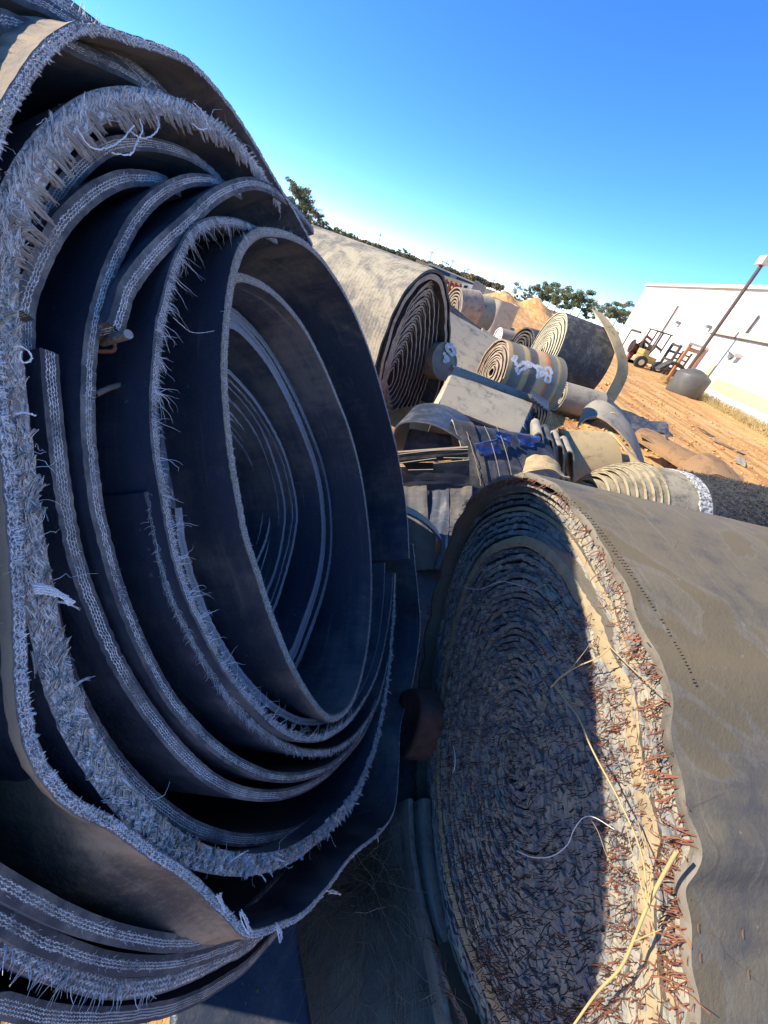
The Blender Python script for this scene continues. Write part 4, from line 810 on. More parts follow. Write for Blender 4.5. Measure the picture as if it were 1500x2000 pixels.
M['rustred'] = plain('rust_red_paint', (.32, .085, .045), .7, .4, 6); M['greysteel'] = plain('grey_painted_steel', (.22, .22, .21), .6, .35, 4)
M['yellow'] = plain('yellow_machine_paint', (.50, .35, .09), .6, .4, 6, c2=(.3, .2, .08)); M['tyre'] = plain('tyre_rubber', (.03, .03, .03), .85, .3, 8)
M['whitewall'] = plain('white_metal_cladding', (.70, .69, .64), .55, .05, .6, c2=(.60, .58, .51), bump=.05)
M['creamtrim'] = plain('cream_trim', (.55, .48, .36), .6, .15, 2, bump=.05); M['yellowpanel'] = plain('pale_yellow_siding', (.62, .55, .28), .6, .08, 2, bump=.05)
M['darksteel'] = plain('dark_brown_steel', (.10, .065, .05), .6, .3, 5); M['concrete'] = plain('pale_concrete', (.55, .52, .46), .9, .2, 3)
fr = thing('steel_rack', 'rust red steel frame standing among the far rolls', 'steel frame', at(890, 590, 24) * [1, 1, 0])
for k in range(4):
    x0 = 872 + k * 9; a_ = at(x0, 545 + 3.2 * k, 24); b_ = at(x0 - 9, 580 + 3 * k, 24)
    Geo().tubes(np.stack([a_, b_])[None], .09, 4).build('post', 'rustred', fr)
for k in range(3):
    a_ = at(862, 548 + k * 11, 24); b_ = at(902, 562 + k * 12, 24); Geo().tubes(np.stack([a_, b_])[None], .07, 4).build('rail', 'rustred', fr)
tk = thing('truck', 'pale grey truck body seen end on behind the tall beige roll', 'truck', at(925, 590, 26) * [1, 1, 0])
def prism(px, y0, dy, m_, nm, par):
    F = [at(x, y, y0) for x, y in px]; n = len(F); Bq = [p + np.array([.1 * dy, dy, 0]) for p in F]; g_ = Geo()
    g_.add(F + Bq, [tuple(range(n))]); g_.add(F + Bq, [tuple(range(n, 2 * n))[::-1]])
    for i in range(n): g_.add([F[i], F[(i + 1) % n], Bq[(i + 1) % n], Bq[i]], [(0, 1, 2, 3)])
    return g_.build(nm, m_, par, smooth=False)
prism([(903, 553), (926, 557), (918, 575), (900, 570)], 26, 3, 'whitewall', 'cab', tk)
prism([(907, 557), (914, 558), (909, 568), (903, 567)], 25.97, .05, 'black', 'window', tk)
prism([(922, 562), (942, 566), (934, 590), (910, 580)], 25.5, 4, 'greysteel', 'body', tk)
prism([(929, 547), (947, 560), (938, 573), (920, 566)], 25.2, 2.5, 'greysteel', 'raised_box', tk)
for k in range(3): Geo().tubes((at(912 + 9 * k, 582 + 3 * k, 25.3) + np.array([[0, -.15, 0], [0, .15, 0]]))[None], .42, 14).build('wheel', 'tyre', tk)
# ================================================================== white building, its annex and what stands at it
XB = 17.0
def wallpt(px, py, x=XB):
    r = ray(px, py); return CAM + r * (x / r[0])
ctop = wallpt(1265, 555); zt = ctop[2]; yc = ctop[1]
mb = thing('warehouse', 'big white metal clad warehouse with a flat roof line at the right', 'building', (XB, yc, 0))
def quadp(name, P, t, m_, par, n=(-1, 0, 0)):
    P = np.array(P, float); n = np.asarray(n, float); g_ = Geo(); Bq = P - n * t; k = len(P)
    g_.add(np.vstack([P, Bq]), [tuple(range(k))]); g_.add(np.vstack([P, Bq]), [tuple(range(2 * k - 1, k - 1, -1))])
    for i in range(k): g_.add([P[i], P[(i + 1) % k], Bq[(i + 1) % k], Bq[i]], [(0, 1, 2, 3)])
    return g_.build(name, m_, par, smooth=False)
ys = np.linspace(yc, 4, 17)
for i in range(16):                                # cladding panels with recessed joints
    quadp('wall_panel', [(XB, ys[i] - .01, -1), (XB, ys[i + 1] + .01, -1), (XB, ys[i + 1] + .01, zt - .15), (XB, ys[i] - .01, zt - .15)], .1, 'whitewall', mb)
Geo().box((XB + 12.1, (yc + 4) / 2, zt / 2 - .5), 24, yc - 4 - .02, zt + .8).build('building_core', 'whitewall', mb, smooth=False)
Geo().box((XB + 12, (yc + 4) / 2, zt - .05), 24.4, yc - 3.8, .2).build('roof_edge', 'whitewall', mb, smooth=False)
wz = wallpt(1262, 655)
quadp('belt_line', [(XB - .03, yc, wallpt(1240, 618)[2]), (XB - .03, 4, wallpt(1240, 618)[2]), (XB - .03, 4, wallpt(1240, 618)[2] - .05), (XB - .03, yc, wallpt(1240, 618)[2] - .05)], .02, 'whitewall', mb)
def stick(pts, r, m_, par, nm, sides=6): return Geo().tubes(np.array(pts)[None], r, sides).build(nm, m_, par)
dp = wallpt(1325, 597, XB - .12); stick([dp, [dp[0], dp[1], 0]], .06, 'darksteel', mb, 'downpipe')
dp = wallpt(1483, 616, XB - .12); stick([dp, [dp[0], dp[1], 0]], .06, 'darksteel', mb, 'downpipe')
d1 = wallpt(1234, 644, XB - .06); d2 = wallpt(1252, 649, XB - .06)
door = quadp('door', [(XB - .05, d1[1], 0), (XB - .05, d2[1], 0), (XB - .05, d2[1], d1[2] - .1), (XB - .05, d1[1], d1[2] - .1)], .03, 'whitewall', mb)
stick([[d1[0], d1[1], 0], [d1[0], d1[1], d1[2]]], .09, 'darksteel', door, 'door_jamb', 4); stick([[d1[0], d1[1], d1[2]], [d1[0], d2[1], d1[2]]], .09, 'darksteel', door, 'door_head', 4)
for px_ in ((1384, 638), (1324, 630)):
    c = wallpt(*px_, XB - .2); Geo().box(c, .3, .25, .18).build('wall_lamp', 'greysteel', mb, smooth=False)
c = wallpt(1311, 553, XB + 3); c[2] = zt + .2; Geo().box(c, .8, 1.4, .4).build('roof_vent', 'whitewall', mb, smooth=False)
# annex
XA = 14.2
ta = wallpt(1395, 649, XA); zA = ta[2]; yA = ta[1]
an = thing('annex', 'low white annex with pale yellow lower siding and a round wall vent', 'building', (XA, yA, 0))
dv = unit(np.array([ -.10, -1, 0])); nv_ = np.array([-dv[1], dv[0], 0]); nv_ = nv_ if nv_[0] < 0 else -nv_
def onan(px, py): return onp([(px, py)], nv_, np.array([XA, yA, 0]))[0]
A0_ = np.array([XA, yA, 0]); La = 22.0
def strip(name, s0, s1, z0, z1, m_, off=0.0, t=.08, par=an):
    a_ = A0_ + dv * s0 + nv_ * off; b_ = A0_ + dv * s1 + nv_ * off
    return quadp(name, [a_ + [0, 0, z0], b_ + [0, 0, z0], b_ + [0, 0, z1], a_ + [0, 0, z1]], t, m_, par, nv_)
zyt = onan(1410, 740)[2]; zyb = onan(1450, 790)[2]
for i in range(22): strip('wall_panel', i * 1.0 + .01, i + .99, zyt if 0 else -.6, zA - .02, 'whitewall')
gcore = Geo(); c = A0_ + dv * 11 - nv_ * 1.6; gcore.box(c + [0, 0, zA / 2 - .3], 21.9, 3.0, zA + .5, ax=[dv, nv_, [0, 0, 1]]); gcore.build('annex_core', 'whitewall', an, smooth=False)
rf = strip('eave_trim', -.2, La, zA - .06, zA + .18, 'creamtrim', .12, .3)
strip('eave_line', -.2, La, zA - .12, zA - .07, 'darksteel', .10, .05)
s_of = lambda px, py: (onan(px, py) - A0_) @ dv
sa, sb = s_of(1394, 718), s_of(1380, 736)
ya0, ya1 = s_of(1400, 738), s_of(1500, 790)
zt1, zb1 = onan(1402, 740)[2], onan(1392, 760)[2]
for i in range(44):
    s0 = ya0 + i * .30
    if s0 > La - .4: break
    strip('siding_panel', s0, s0 + .285, zb1, zt1, 'yellowpanel', .03, .02)
p1, p2 = onan(1389, 713), onan(1400, 718)
for i in range(3):
    s0 = s_of(1388, 714) + i * .22; strip('siding_panel', s0, s0 + .205, zb1 + .05, onan(1392, 712)[2], 'yellowpanel', .03, .02)
strip('foundation', 0, La, -.6, zb1 - .25, 'concrete', .06, .05)
vc = onan(1433, 692) + nv_ * .05
Geo().tubes(np.stack([vc, vc + nv_ * .06])[None], .24, 20).add([vc + nv_ * .06 + dv * .24 * math.cos(a) + np.array([0, 0, .24 * math.sin(a)]) for a in np.linspace(0, 6.283, 21)[:-1]], [tuple(range(20))]).build('round_vent', 'greysteel', an)
vh = onan(1450, 692); Geo().tubes(np.stack([vh, vh + nv_ * .35, vh + nv_ * .42 - [0, 0, .14]])[None], .2, 16).build('vent_hood', 'whitewall', an)
# light pole in front
def along(px, y): return at(*px, y)
pole_base = onz(1318, 745, .0); pb = at(1398, 648, pole_base[1] * 1)
YP = 23.0
b0 = at(1312, 748, YP); t_0 = at(1488, 517, YP)
pl_ = thing('light_pole', 'tall dark brown light pole with a box lamp at its top', 'light pole', (t_0[0], YP, 0))
stick([[t_0[0], YP, -.1], [t_0[0], YP, t_0[2]]], .085, 'darksteel', pl_, 'pole', 8)
Geo().box([t_0[0], YP, t_0[2] + .15], .35, .5, .35).build('lamp_head', 'creamtrim', pl_, smooth=False)
# dark water tank
TK = onz(1345, 758, .05); yt = 20.5; c = at(1345, 750, yt)
tank = thing('water_tank', 'squat dark grey plastic tank with a domed top on the clay by the annex', 'tank', (c[0], yt, 0))
rt = .74; zt_ = .86
k = [(0, 0), (rt * .98, 0), (rt, .05), (rt, zt_ * .5), (rt, zt_), (rt * .97, zt_ + .06), (rt * .6, zt_ + .22), (rt * .2, zt_ + .32), (0.01, zt_ + .33)]
th = np.linspace(0, 2 * math.pi, 41)[:-1]; G = np.array([[[c[0] + r_ * math.cos(t_), yt + r_ * math.sin(t_), z_] for r_, z_ in k] for t_ in th])
M['tank'] = plain('dark_grey_plastic', (.07, .07, .062), .5, .3, 2, c2=(.12, .11, .09)); Geo().grid(G, closed=True).build('shell', 'tank', tank)
# gantry frame (orange steel portal)
gt = thing('portal_frame', 'rust orange steel portal frame leaning by the white warehouse wall', 'steel frame', at(1330, 715, 25) * [1, 1, 0])
M['orange'] = plain('rust_orange_primer', (.50, .20, .09), .7, .25, 5)
a_ = at(1308, 738, 25); tl_ = at(1350, 672, 25)
Geo().box([tl_[0], 25, tl_[2] / 2], .14, .14, tl_[2]).build('post', 'orange', gt, smooth=False)
tr_ = at(1381, 678, 25)
Geo().box([tr_[0], 25, tl_[2] / 2], .10, .14, tl_[2]).build('post', 'orange', gt, smooth=False)
Geo().box([(tl_[0] + tr_[0]) / 2, 25, tl_[2] + .02], tr_[0] - tl_[0] + .3, .2, .12).build('beam', 'creamtrim', gt, smooth=False)
Geo().box([(tl_[0] + tr_[0]) / 2, 25, tl_[2] - .25], tr_[0] - tl_[0] - .14, .12, .2).build('lower_beam', 'orange', gt, smooth=False)
# black sheet heap beside the tank
bs = thing('tarp_pile', 'low black rubber heap between the forklift and the tank', 'rubber pile', at(1306, 716, 24) * [1, 1, 0])
for k in range(3):
    pathsheet('fold', [(1286 + 4 * k, 722), (1300 + 4 * k, 714 - k), (1316 + 3 * k, 708 + k), (1330, 712 + 3 * k), (1340, 724)], 23 + k * .6, (.1, 1, 0), .6, .05, ('wheel', 'wheel'), bs, out=(0, 0, 1), step=.1)
# forklift
YF = 30.0
def fx(px, py, d=0): return at(px, py, YF + d)
fk = thing('forklift', 'yellow forklift with a tall dark mast in front of the white warehouse', 'forklift', fx(1258, 706) * [1, 1, 0])
cb = fx(1262, 700); gz0 = 0
def bx(c, s, m_, nm, par=fk): return Geo().box(c, *s).build(nm, m_, par, smooth=False)
fc = fx(1262, 697)
bx([fc[0], YF, .62], (.95, 1.1, .42), 'yellow', 'body'); bx([fc[0] - .35, YF, .98], (.35, 1.0, .3), 'yellow', 'counterweight')
for sx_ in (-.5, .7):
    wh = Geo().tubes(np.array([[fc[0] + sx_, YF - .95, .38], [fc[0] + sx_, YF - .65, .38]])[None], .38, 16).add([[fc[0] + sx_ + .38 * math.cos(a), YF - .95, .38 + .38 * math.sin(a)] for a in np.linspace(0, 6.283, 17)[:-1]], [tuple(range(16))]).build('wheel', 'tyre', fk)
    Geo().tubes(np.array([[fc[0] + sx_, YF - .98, .38], [fc[0] + sx_, YF - .9, .38]])[None], .18, 10).add([[fc[0] + sx_ + .18 * math.cos(a), YF - .98, .38 + .18 * math.sin(a)] for a in np.linspace(0, 6.283, 11)[:-1]], [tuple(range(10))]).build('rim', 'creamtrim', wh)
mt = fx(1312, 668)[2]; mx = fc[0] + 1.35
for dy in (-.55, .55):
    bx([mx, YF + dy, mt / 2], (.14, .14, mt), 'darksteel', 'mast_rail'); bx([mx + .9, YF + dy, mt * .42 + .2], (.1, .1, mt * .7), 'darksteel', 'mast_rail')
for z_ in (mt - .1, mt * .75, mt * .5, mt * .3): bx([mx + .02, YF, z_], (.12, 1.0, .14), 'darksteel', 'cross_bar'); bx([mx + .45, YF - .5, z_ * .8], (1.0, .1, .1), 'darksteel', 'carriage_bar')
for dx in (-.5, .4):
    for dy in (-.55, .55): bx([fc[0] + dx, YF + dy, 1.75], (.07, .07, 1.1), 'darksteel', 'cab_post')
bx([fc[0] - .05, YF, 2.32], (1.1, 1.25, .06), 'darksteel', 'cab_roof')
bx([mx + .8, YF, .35], (1.1, 1.0, .5), 'darksteel', 'load_carriage')
# coil reels and yellow machine parts left of the forklift
for k, (px, lab) in enumerate((((1232, 690), 'dark reel on a yellow base nearest the warehouse corner'), ((1250, 695), 'dark reel on a red stand beside the forklift'))):
    y0 = 31.5; c = at(*px, y0); rl = thing('reel', lab, 'reel', (c[0], y0, 0), 'reels beside the forklift')
    for dx, r_ in ((-.25, .45), (.25, .45)): Geo().tubes(np.array([[c[0] + dx, y0 - .05, 1.05], [c[0] + dx + .08, y0 + .05, 1.05]])[None], r_, 16).add([[c[0] + dx, y0 - .05 + r_ * math.cos(a), 1.05 + r_ * math.sin(a)] for a in np.linspace(0, 6.283, 17)[:-1]], [tuple(range(16))]).build('flange', 'tyre', rl)
    Geo().tubes(np.array([[c[0] - .3, y0, 1.05], [c[0] + .3, y0, 1.05]])[None], .25, 12).build('hub', 'rustred', rl)
    bx([c[0], y0, .5], (.2, .3, 1.0), 'rustred', 'stand', rl); bx([c[0], y0, .12], (1.5, .7, .24), 'yellow' if k == 0 else 'orange', 'base', rl)
for k, (px, hgt) in enumerate((((1240, 690), 1.6), ((1248, 676), 1.9), ((1272, 684), 1.5))):
    c = at(*px, 32.5); pz = thing('steel_post', ['slanted dark steel post between the two reels', 'red brown steel bracket post behind the reels', 'short dark post just behind the forklift cab'][k], 'steel post', (c[0], 32.5, 0))
    stick([[c[0] - .2, 32.5, 0], [c[0] + .1, 32.5, hgt]], .1, ['darksteel', 'rustred', 'darksteel'][k], pz, 'post', 4); stick([[c[0] + .1, 32.5, hgt], [c[0] + .6, 32.5, hgt - .15]], .08, ['darksteel', 'rustred', 'darksteel'][k], pz, 'arm', 4)
# ================================================================== trees and far things
M['pineleaf'] = plain('pine_foliage', (.13, .16, .065), .9, .3, .4, c2=(.23, .23, .10), bump=0, amt=.6)
M['bushleaf'] = plain('bush_foliage', (.10, .14, .025), .9, .3, .5, c2=(.22, .21, .04), bump=0)
M['autumnleaf'] = plain('brown_foliage', (.20, .12, .05), .9, .3, .5, c2=(.32, .2, .10), bump=0)
M['bark'] = plain('bark', (.14, .10, .07), .95, .3, 3)
def leafmass(centers, rads, per, size, geo=None, squash=.7):
    g_ = geo or Geo(); cs = np.repeat(np.array(centers), per, 0); rs = np.repeat(np.array(rads), per)
    n = len(cs); d = unit(rng.normal(0, 1, (n, 3))); p = cs + d * (rs * rng.uniform(.35, 1.05, n) ** .6)[:, None] * [1, 1, squash]
    a = unit(rng.normal(0, 1, (n, 3))) * size * rng.uniform(.5, 1.3, (n, 1)); b_ = unit(np.cross(a, rng.normal(0, 1, (n, 3)))) * size * .5 * rng.uniform(.5, 1.3, (n, 1))
    V = np.stack([p - a, p + b_, p + a, p - b_], 1).reshape(-1, 3); g_.add(V, np.arange(4 * n).reshape(n, 4)); return g_
def make_tree(name, label, group, h, leaf, kind, seed):
    global rng
    keep = rng; rng = np.random.default_rng(seed)
    t_ = thing(name, label, 'tree', (0, 0, 0), group)
    lean = rng.normal(0, .03, 2); K = 7; z = np.linspace(0, h * .9, K)
    tr = np.stack([z * lean[0] + rng.normal(0, .05, K), z * lean[1], z], 1); tr[0, :2] = 0
    tg = Geo().tubes(tr[None], (h * .02 * np.linspace(1, .25, K))[None], 7)
    cs, rs = [], []
    nb = 15 if kind == 'pine' else 12
    for i in range(nb):
        f = rng.uniform(.38, .98) if kind != 'bush' else rng.uniform(.1, .9); base = np.array([np.interp(f * h * .9, z, tr[:, 0]), np.interp(f * h * .9, z, tr[:, 1]), f * h * .9])
        L_ = h * (.30 * (1 - abs(f - .6)) + .04) * rng.uniform(.5, 1.1); a = rng.uniform(0, 6.28); tip = base + np.array([math.cos(a) * L_, math.sin(a) * L_, L_ * rng.uniform(.15, .5)])
        tg.tubes(np.stack([base, (base + tip) / 2 + [0, 0, -.1], tip])[None], (h * .007 * np.array([1, .7, .4]))[None], 5)
        cs += [tip, base * .45 + tip * .55]; rs += [h * rng.uniform(.07, .12), h * rng.uniform(.05, .09)]
    tg.build('trunk', 'bark', t_)
    leafmass(cs, rs, {'pine': 130, 'bare': 36, 'bush': 120}[kind], h * .022).build('crown', leaf, t_, smooth=False)
    rng = keep; return t_
def copy_thing(o, loc, rz, sc, label=None, group=None):
    c = o.copy(); COL.objects.link(c); c.location = tuple(float(v) for v in loc); c.rotation_euler = (0, 0, rz); c.scale = (sc,) * 3
    if label: c['label'] = label
    if group: c['group'] = group
    for ch in list(o.children):
        d = ch.copy(); COL.objects.link(d); d.parent = c
    return c
ORD = 'first second third fourth fifth sixth seventh eighth ninth tenth eleventh twelfth thirteenth fourteenth fifteenth'.split()
def place(protos, spots, Yd, label, group, basez=None):
    for i, (px, py, hpx) in enumerate(sorted(spots)):
        p = at(px, py, Yd + rng.uniform(-4, 8)); d = p[1] * cP - (p[2] - EYE) * sP; H_ = hpx * d / FPX
        o = protos[i % len(protos)]; first = 'used' not in o.keys()
        pr_h = o['h']; z = min(float(gh(p[0], p[1])), p[2] + 1.5) if basez is None else basez
        z = p[2]
        if first: o['used'] = 1; o.location = (p[0], p[1], z); o.scale = (H_ / pr_h,) * 3; o.rotation_euler = (0, 0, rng.uniform(0, 6)); c = o
        else: c = copy_thing(o, (p[0], p[1], z), rng.uniform(0, 6), H_ / pr_h)
        c['label'] = label % ORD[i]; c['group'] = group
def protos(kind, n, leaf, h, name, seed):
    L_ = []
    for k in range(n):
        o = make_tree(name, 'x', 'x', h, leaf, kind, seed + k); o['h'] = h; L_.append(o)
    return L_
gR = 'pine trees beyond the wheel like roll'
place(protos('pine', 4, 'pineleaf', 10, 'pine_tree', 1), [(1018, 598, 34), (1034, 606, 48), (1050, 614, 56), (1062, 616, 58), (1076, 622, 60), (1092, 626, 56), (1104, 630, 58), (1120, 634, 62), (1134, 638, 46), (1150, 640, 42), (1166, 642, 46), (1180, 644, 50), (1192, 646, 56), (1204, 650, 44), (1212, 650, 30)], 105, '%s pine from the left in the row beyond the wheel like roll', gR)
place(protos('bare', 1, 'autumnleaf', 9, 'oak_tree', 31), [(998, 594, 48)], 104, '%s thin brown leaved tree, at the left end of the right pine row', 'brown trees')
place(protos('bush', 2, 'bushleaf', 4, 'bush', 41), [(980, 586, 16), (990, 592, 20), (1003, 598, 22), (1018, 604, 20), (1032, 610, 18), (1046, 616, 18), (1060, 622, 16), (1076, 628, 14), (1092, 632, 14)], 95, '%s yellow green bush from the left on the bank before the pines', 'bushes on the dirt bank')
place(protos('pine', 2, 'pineleaf', 10, 'pine_tree', 11), [(586, 446, 60), (594, 452, 50), (580, 440, 64), (573, 436, 66), (606, 454, 42), (617, 458, 36), (630, 462, 26), (640, 465, 20)], 110, '%s pine from the left on the skyline beside the big frayed roll', 'pine trees beside the big roll')
place(protos('bare', 2, 'autumnleaf', 9, 'oak_tree', 51), [(600, 452, 52), (611, 456, 44), (623, 460, 32), (634, 464, 24)], 108, '%s rusty brown tree from the left among the pines beside the frayed roll', 'brown trees beside the big roll')
place(protos('pine', 2, 'pineleaf', 8, 'pine_tree', 61), [(626, 462, 20), (634, 464, 18), (652, 468, 22), (660, 471, 20), (668, 474, 19), (676, 478, 20), (682, 480, 22), (748, 500, 17), (756, 503, 14), (778, 508, 19), (786, 511, 22), (794, 514, 19), (802, 517, 15)], 150, '%s small tree from the left above the top of the sand dusted roll', 'far trees above the ribbed roll')
# far low woods as one mass
cs, rs = [], []
for px in np.arange(600, 980, 2.2):
    py = 452 + (px - 600) * .312 - 5; p = at(px, py, 260 + 20 * math.sin(px * .1)); p[2] = max(p[2], 1.4); cs.append(p + [0, 0, rng.uniform(0.2, 1.8)]); rs.append(rng.uniform(2.0, 3.4) * (1.35 if px < 690 else (1 if px < 740 else .7)))
M['farwood'] = plain('far_foliage', (.13, .12, .05), .9, .3, .05, c2=(.24, .15, .06), bump=0)
tag(leafmass(cs, rs, 110, .7).build('far_woods', 'farwood', smooth=False), kind='stuff')
# blue far shed
fb = thing('far_shed', 'long low dark blue shed far away on the skyline above the ribbed roll lip', 'building', at(880, 545, 200) * [1, 1, 0])
M['blueshed'] = plain('dark_blue_cladding', (.035, .07, .13), .6, .2, .1, bump=0)
prism([(838, 515), (925, 553), (921, 563), (835, 527)], 200, 40, 'blueshed', 'shed_body', fb)
prism([(837, 513.5), (926, 551.5), (925, 553.5), (836.5, 516)], 199.5, 41, 'creamtrim', 'roof_edge', fb)
prism([(880, 534), (893, 539), (890, 547), (878, 542)], 199.3, .2, 'greysteel', 'door', fb)
fs_ = thing('far_shed', 'small tan shed far away at the left end of the blue shed', 'building', at(822, 512, 190) * [1, 1, 0])
prism([(813, 506), (839, 517), (837, 523), (811, 513)], 190, 10, 'tan', 'shed_body', fs_)
# utility poles
for k, (px, py, hp_) in enumerate([(737, 487, 26), (838, 514, 20), (861, 524, 13), (867, 528, 14), (872, 530, 13), (879, 528, 18), (904, 540, 12), (909, 541, 15), (941, 560, 9), (956, 572, 24), (974, 578, 16)]):
    p = at(px, py, 170); d = p[1] * cP - (p[2] - EYE) * sP; h_ = hp_ * d / FPX
    up = thing('utility_pole', ORD[k] + ' thin far utility pole from the left on the skyline', 'utility pole', (p[0], p[1], p[2]), 'far utility poles')
    stick([p, p + [0, 0, h_]], .13, 'bark', up, 'pole', 5)
    stick([p + [-.9, 0, h_ * .88], p + [.9, 0, h_ * .88]], .09, 'bark', up, 'cross_arm', 4)
# ================================================================== gap between the rolls: mats, grass
def flat(name, label, px, z, t, m_, cat='mat'):
    P = np.array([onz(x, y, z) for x, y in px]); c = P.mean(0); th_ = thing(name, label, cat, (c[0], c[1], 0), 'mats in the gap')
    Q, s_ = resample(P, step=.03, closed=True)
    G = np.stack([c + (Q - c) * k_ + [0, 0, h_] for k_, h_ in ((.02, 0), (.3, 0), (.6, 0), (.9, 0), (1, 0), (1.0, -t))], 1)
    G[..., 2] += .006 * snoise(G[..., 0] * 12 + G[..., 1] * 9, 5, 2); Geo().grid(G[:, ::-1] if 0 else G, closed=True).build('sheet', m_, th_); return th_
flat('rubber_mat', 'navy rubber mat on the ground at the foot of the big frayed roll', [(400, 1780), (565, 1760), (585, 1850), (606, 1990), (620, 2120), (400, 2140), (330, 2000)], .16, .03, 'bluetarp')
flat('brown_mat', 'worn brown mat on the ground in the dark gap between the big rolls', [(560, 1700), (700, 1560), (800, 1600), (850, 1780), (880, 1900), (960, 2150), (700, 2200), (560, 2000)], .06, .03, 'mat')
flat('dark_sheet', 'dark rubber sheet lying far back in the gap between the big rolls', [(760, 1090), (880, 1060), (870, 1180), (850, 1300), (830, 1460), (800, 1580), (740, 1600), (760, 1400)], .05, .03, 'darkrub')  # far end extended to cover sunlit clay, so the gap stays dark
for k, (xa, xb) in enumerate(((838, 935), (858, 968), (806, 880))):
    P = np.array([onz(xa - 4, 1560, .12), onz(xa, 1650, .10), onz(xa + 18, 1760, .10), onz(xa + 50, 1880, .10), onz(xb, 2010, .10), onz(xb + 40, 2120, .1)])
    P, s_ = resample(P, step=.02)
    t_ = thing('belt_strip', ['worn ribbed belt strip lying along the foot of the right roll', 'grey belt strip pressed against the underside of the right roll', 'outermost dark belt strip lying in the gap'][k], 'belt strip', (P[3][0], P[3][1], 0), 'belt strips under the right roll')
    ribbon(P, (-.35, 0, -1) if k != 1 else (.3, 0, -1), .1, .035 if k < 2 else .02, s_, rows=3, jit=.003, jf=80, out=(-1, 0, .3))[0].build('strip', ['mat' if k else 'greydust', 'coil'], t_)
# dead grass
roots = []
for _ in range(420):
    px = rng.normal(715, 45); py = rng.normal(1690, 55); roots.append(onz(px, py, .07))
for _ in range(120): roots.append(onz(rng.uniform(600, 860), rng.uniform(1700, 1990), .07))
R_ = np.array(roots); dr = np.stack([rng.normal(-.5, .55, len(R_)), rng.normal(-.65, .4, len(R_)), rng.uniform(.1, .9, len(R_))], 1)
tag(hairs(R_, dr, .26, .0011, 7, .16, .10).build('dry_grass', 'deadgrass'), kind='stuff')
gp_ = [onz(rng.normal(1395, 18), rng.normal(782, 6), .1) for _ in range(60)]; pts = []
for i in range(2600):
    s_ = rng.uniform(0, La); q = A0_ + dv * s_ + nv_ * rng.uniform(.1, 1.3); pts.append([q[0], q[1], gh(q[0], q[1])])
pts = np.array(pts); tag(hairs(pts, np.array([[0, 0, 1.]]) + rng.normal(0, .35, pts.shape), .32, .012, 3, .25).build('verge_grass', 'straw'), kind='stuff')
# straw stems over the right roll
def stem(name, label, px, off, r, m_='straw', cat='straw', leaves=()):
    P = np.array([onp([q], nR, CAM - nR * (DR - o_))[0] for q, o_ in zip(px, np.broadcast_to(off, (len(px),)))]); P, s_ = resample(P, n=40)
    t_ = thing(name, label, cat, P[0], 'dry stems on the right roll'); Geo().tubes(P[None], (r * np.linspace(1, .6, 40))[None], 6).build('stalk', m_, t_)
    for lf in leaves:
        Q = np.array([onp([q], nR, CAM - nR * (DR - .06))[0] for q in lf]); Q = resample(Q, n=16)[0]; Geo().tubes(Q[None], (r * .45 * np.linspace(1, .4, 16))[None], 4).build('blade', m_, t_)
stem('dry_stem', 'thick yellow straw stalk leaning across the lower rim of the right roll', [(1322, 1662), (1292, 1715), (1262, 1775), (1238, 1835), (1212, 1890), (1165, 1940), (1115, 2010)], .05, .0024, 'straw', 'straw', [[(1240, 1838), (1265, 1826), (1292, 1815)], [(1262, 1770), (1245, 1700), (1228, 1640), (1222, 1600)], [(1262, 1775), (1272, 1700), (1258, 1650), (1245, 1600)]])
stem('dry_stem', 'long bent yellow straw that crosses from the shaded coils to the lit rim', [(1082, 1336), (1105, 1368), (1130, 1402), (1150, 1450), (1170, 1490), (1192, 1530), (1215, 1575), (1240, 1630), (1258, 1690), (1262, 1750)], .045, .0019)
stem('dry_stem', 'short pale straw fork pointing to the upper right on the coils', [(1076, 1342), (1100, 1318), (1132, 1300), (1165, 1286), (1190, 1268)], .045, .0016, leaves=[[(1102, 1320), (1120, 1300), (1140, 1275), (1152, 1258)]])
stem('dry_stem', 'thin straw running down the lit face above the wire rim', [(1168, 1240), (1200, 1272), (1232, 1304), (1262, 1330), (1285, 1352)], .04, .0012)
stem('dry_stem', 'curved pale grass blade looping low on the shaded coils', [(1010, 1662), (1040, 1674), (1078, 1672), (1108, 1650), (1120, 1622), (1138, 1598), (1160, 1596), (1200, 1620)], .045, .0010, 'white')
stem('dry_stem', 'fine pale grass blade hanging down the shaded coils', [(1120, 1498), (1118, 1530), (1140, 1580), (1166, 1620), (1190, 1680), (1230, 1720), (1262, 1742)], .045, .0009, 'deadgrass')
stem('dry_stem', 'short white stick with a knob on the left of the shaded coils', [(886, 1458), (889, 1478), (888, 1500), (884, 1508)], .045, .0016, 'white')
stem('dry_stem', 'thin pale wire near the top of the shaded wires', [(905, 1146), (920, 1150), (940, 1150), (978, 1136), (1010, 1142), (1046, 1152)], .03, .0010, 'white')
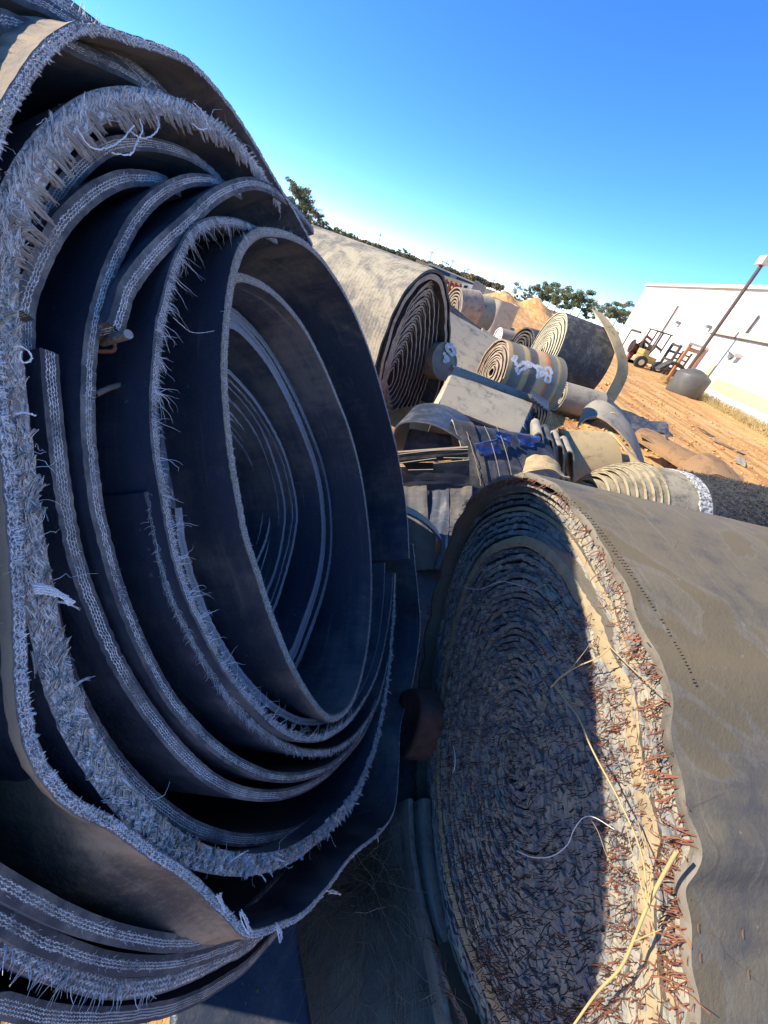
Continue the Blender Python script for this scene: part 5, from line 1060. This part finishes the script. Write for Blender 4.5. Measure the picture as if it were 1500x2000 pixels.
# stitched marks and fallen leaves on the outer cover
from mathutils.bvhtree import BVHTree
bv = BVHTree.FromPolygons([Vector(v.co) + Vector(world_loc(rollR)) for v in wrap.data.vertices], [list(p.vertices) for p in wrap.data.polygons])
def hit(px, py):
    d = unit(ray(px, py)); h_ = bv.ray_cast(Vector(CAM), Vector(d)); return (np.array(h_[0]), np.array(h_[1]) * (1 if np.dot(h_[1], d) < 0 else -1)) if h_[0] is not None else (None, None)
row = resample(np.array([(1098, 962), (1150, 1012), (1196, 1070), (1232, 1120), (1262, 1165), (1290, 1208), (1316, 1252), (1340, 1296), (1360, 1340)], float), n=64)[0]
sg = Geo()
for i, q in enumerate(row):
    for dx in ((-3, 3) if i < 30 else (0,)):
        p, nn_ = hit(q[0] + dx, q[1]); 
        if p is None or rng.random() < .12: continue
        tdir = unit(np.cross(nn_, WR)) * .2 + WR * .8; tdir = unit(tdir); sg.tubes(np.stack([p - tdir * rng.uniform(.002, .0045), p + nn_ * .0008, p + tdir * rng.uniform(.002, .0045)])[None], .0007, 4)
sg.build('stitch_row', 'black', rollR, kind='stuff')
M['leafbrown'] = plain('dead_leaf', (.26, .14, .07), .8, .2, 30, bump=0)
for k, (x, y, ax_) in enumerate([(1362, 1810, 80), (1347, 1842, 85), (1366, 1868, 80), (1449, 1822, 40), (1460, 1900, 60)]):
    p, nn_ = hit(x, y)
    if p is None: continue
    a_ = unit(np.cross(nn_, WR)); b_ = np.cross(nn_, a_); L_ = thing('dead_leaf', ['upper brown leaf on the grey cover near the wire rim', 'middle brown leaf touching the wire rim side of the cover', 'lowest of the three brown leaves by the wire rim', 'folded yellow brown leaf farther out on the grey cover', 'tiny ochre fleck low on the grey cover'][k], 'leaf', p)
    aa = np.linspace(0, 6.283, 13)[:-1]; Geo().add(np.vstack([[p + nn_ * .0015], p + nn_ * .001 + a_ * (np.cos(aa) * .0055)[:, None] + b_ * (np.sin(aa) * .0022)[:, None] + nn_ * (.001 * np.cos(aa) ** 2)[:, None]]), [(0, 1 + i, 1 + (i + 1) % 12) for i in range(12)]).build('blade', 'leafbrown', L_)
for o in bpy.data.objects:
    for kk in ('used', 'h'):
        if kk in o.keys(): del o[kk]

# clods and stones on the clay
n = 5000; dd = 4 + 40 * rng.uniform(0, 1, n) ** 1.6; az = np.radians(rng.uniform(5, 55, n)); cx_, cy_ = dd * np.sin(az), dd * np.cos(az)
c = np.stack([cx_, cy_, gh(cx_, cy_) + .01], 1); r_ = (rng.uniform(.012, .05, n) ** 1.0) * np.where(rng.random(n) < .04, 2.0, 1)
oct_ = np.array([(1, 0, 0), (0, 1, 0), (-1, 0, 0), (0, -1, 0), (0, 0, .7), (0, 0, -.7)], float); V = c[:, None] + (oct_[None] + rng.normal(0, .22, (n, 6, 3))) * r_[:, None, None]
f8 = np.array([(0, 1, 4), (1, 2, 4), (2, 3, 4), (3, 0, 4), (1, 0, 5), (2, 1, 5), (3, 2, 5), (0, 3, 5)])
tag(Geo().add(V.reshape(-1, 3), (f8[None] + 6 * np.arange(n)[:, None, None]).reshape(-1, 3)).build('clay_clods', 'clay', smooth=False), kind='stuff')

# small scraps of torn belt and dirt scattered round the heap
for k, (px, py, lab) in enumerate([(1290, 862, 'small curled black belt scrap on the clay beyond the brown folded belt'), (1455, 905, 'pale flat rubber scrap on the orange clay right of the hollow tube'), (1380, 845, 'thin dark belt offcut lying alone on the clay road'), (1010, 655, 'small dark scrap on the clay before the dirt bank'), (1470, 960, 'tan belt offcut on the clay at the right picture edge'), (1420, 870, 'small round stone coloured scrap beyond the hollow tube')]):
    p = onz(px, py, .03); L_ = thing('belt_scrap', lab, 'belt scrap', p, 'small scraps on the clay')
    a_ = rng.uniform(0, 3.1); d1_ = np.array([math.cos(a_), math.sin(a_), 0]); d2_ = np.array([-d1_[1], d1_[0], 0]); w_ = rng.uniform(.10, .2)
    quadsheet('sheet', p - d1_ * w_ * 2, p + d1_ * w_ * 2 + [0, 0, .03], p + d1_ * w_ * 1.6 + d2_ * w_ + [0, 0, .05], p - d1_ * w_ * 1.8 + d2_ * w_, .012, (['darkrub', 'lightslab', 'darkrub', 'wheel', 'tan', 'greydust'][k],), L_, bump=.012, seed=k)
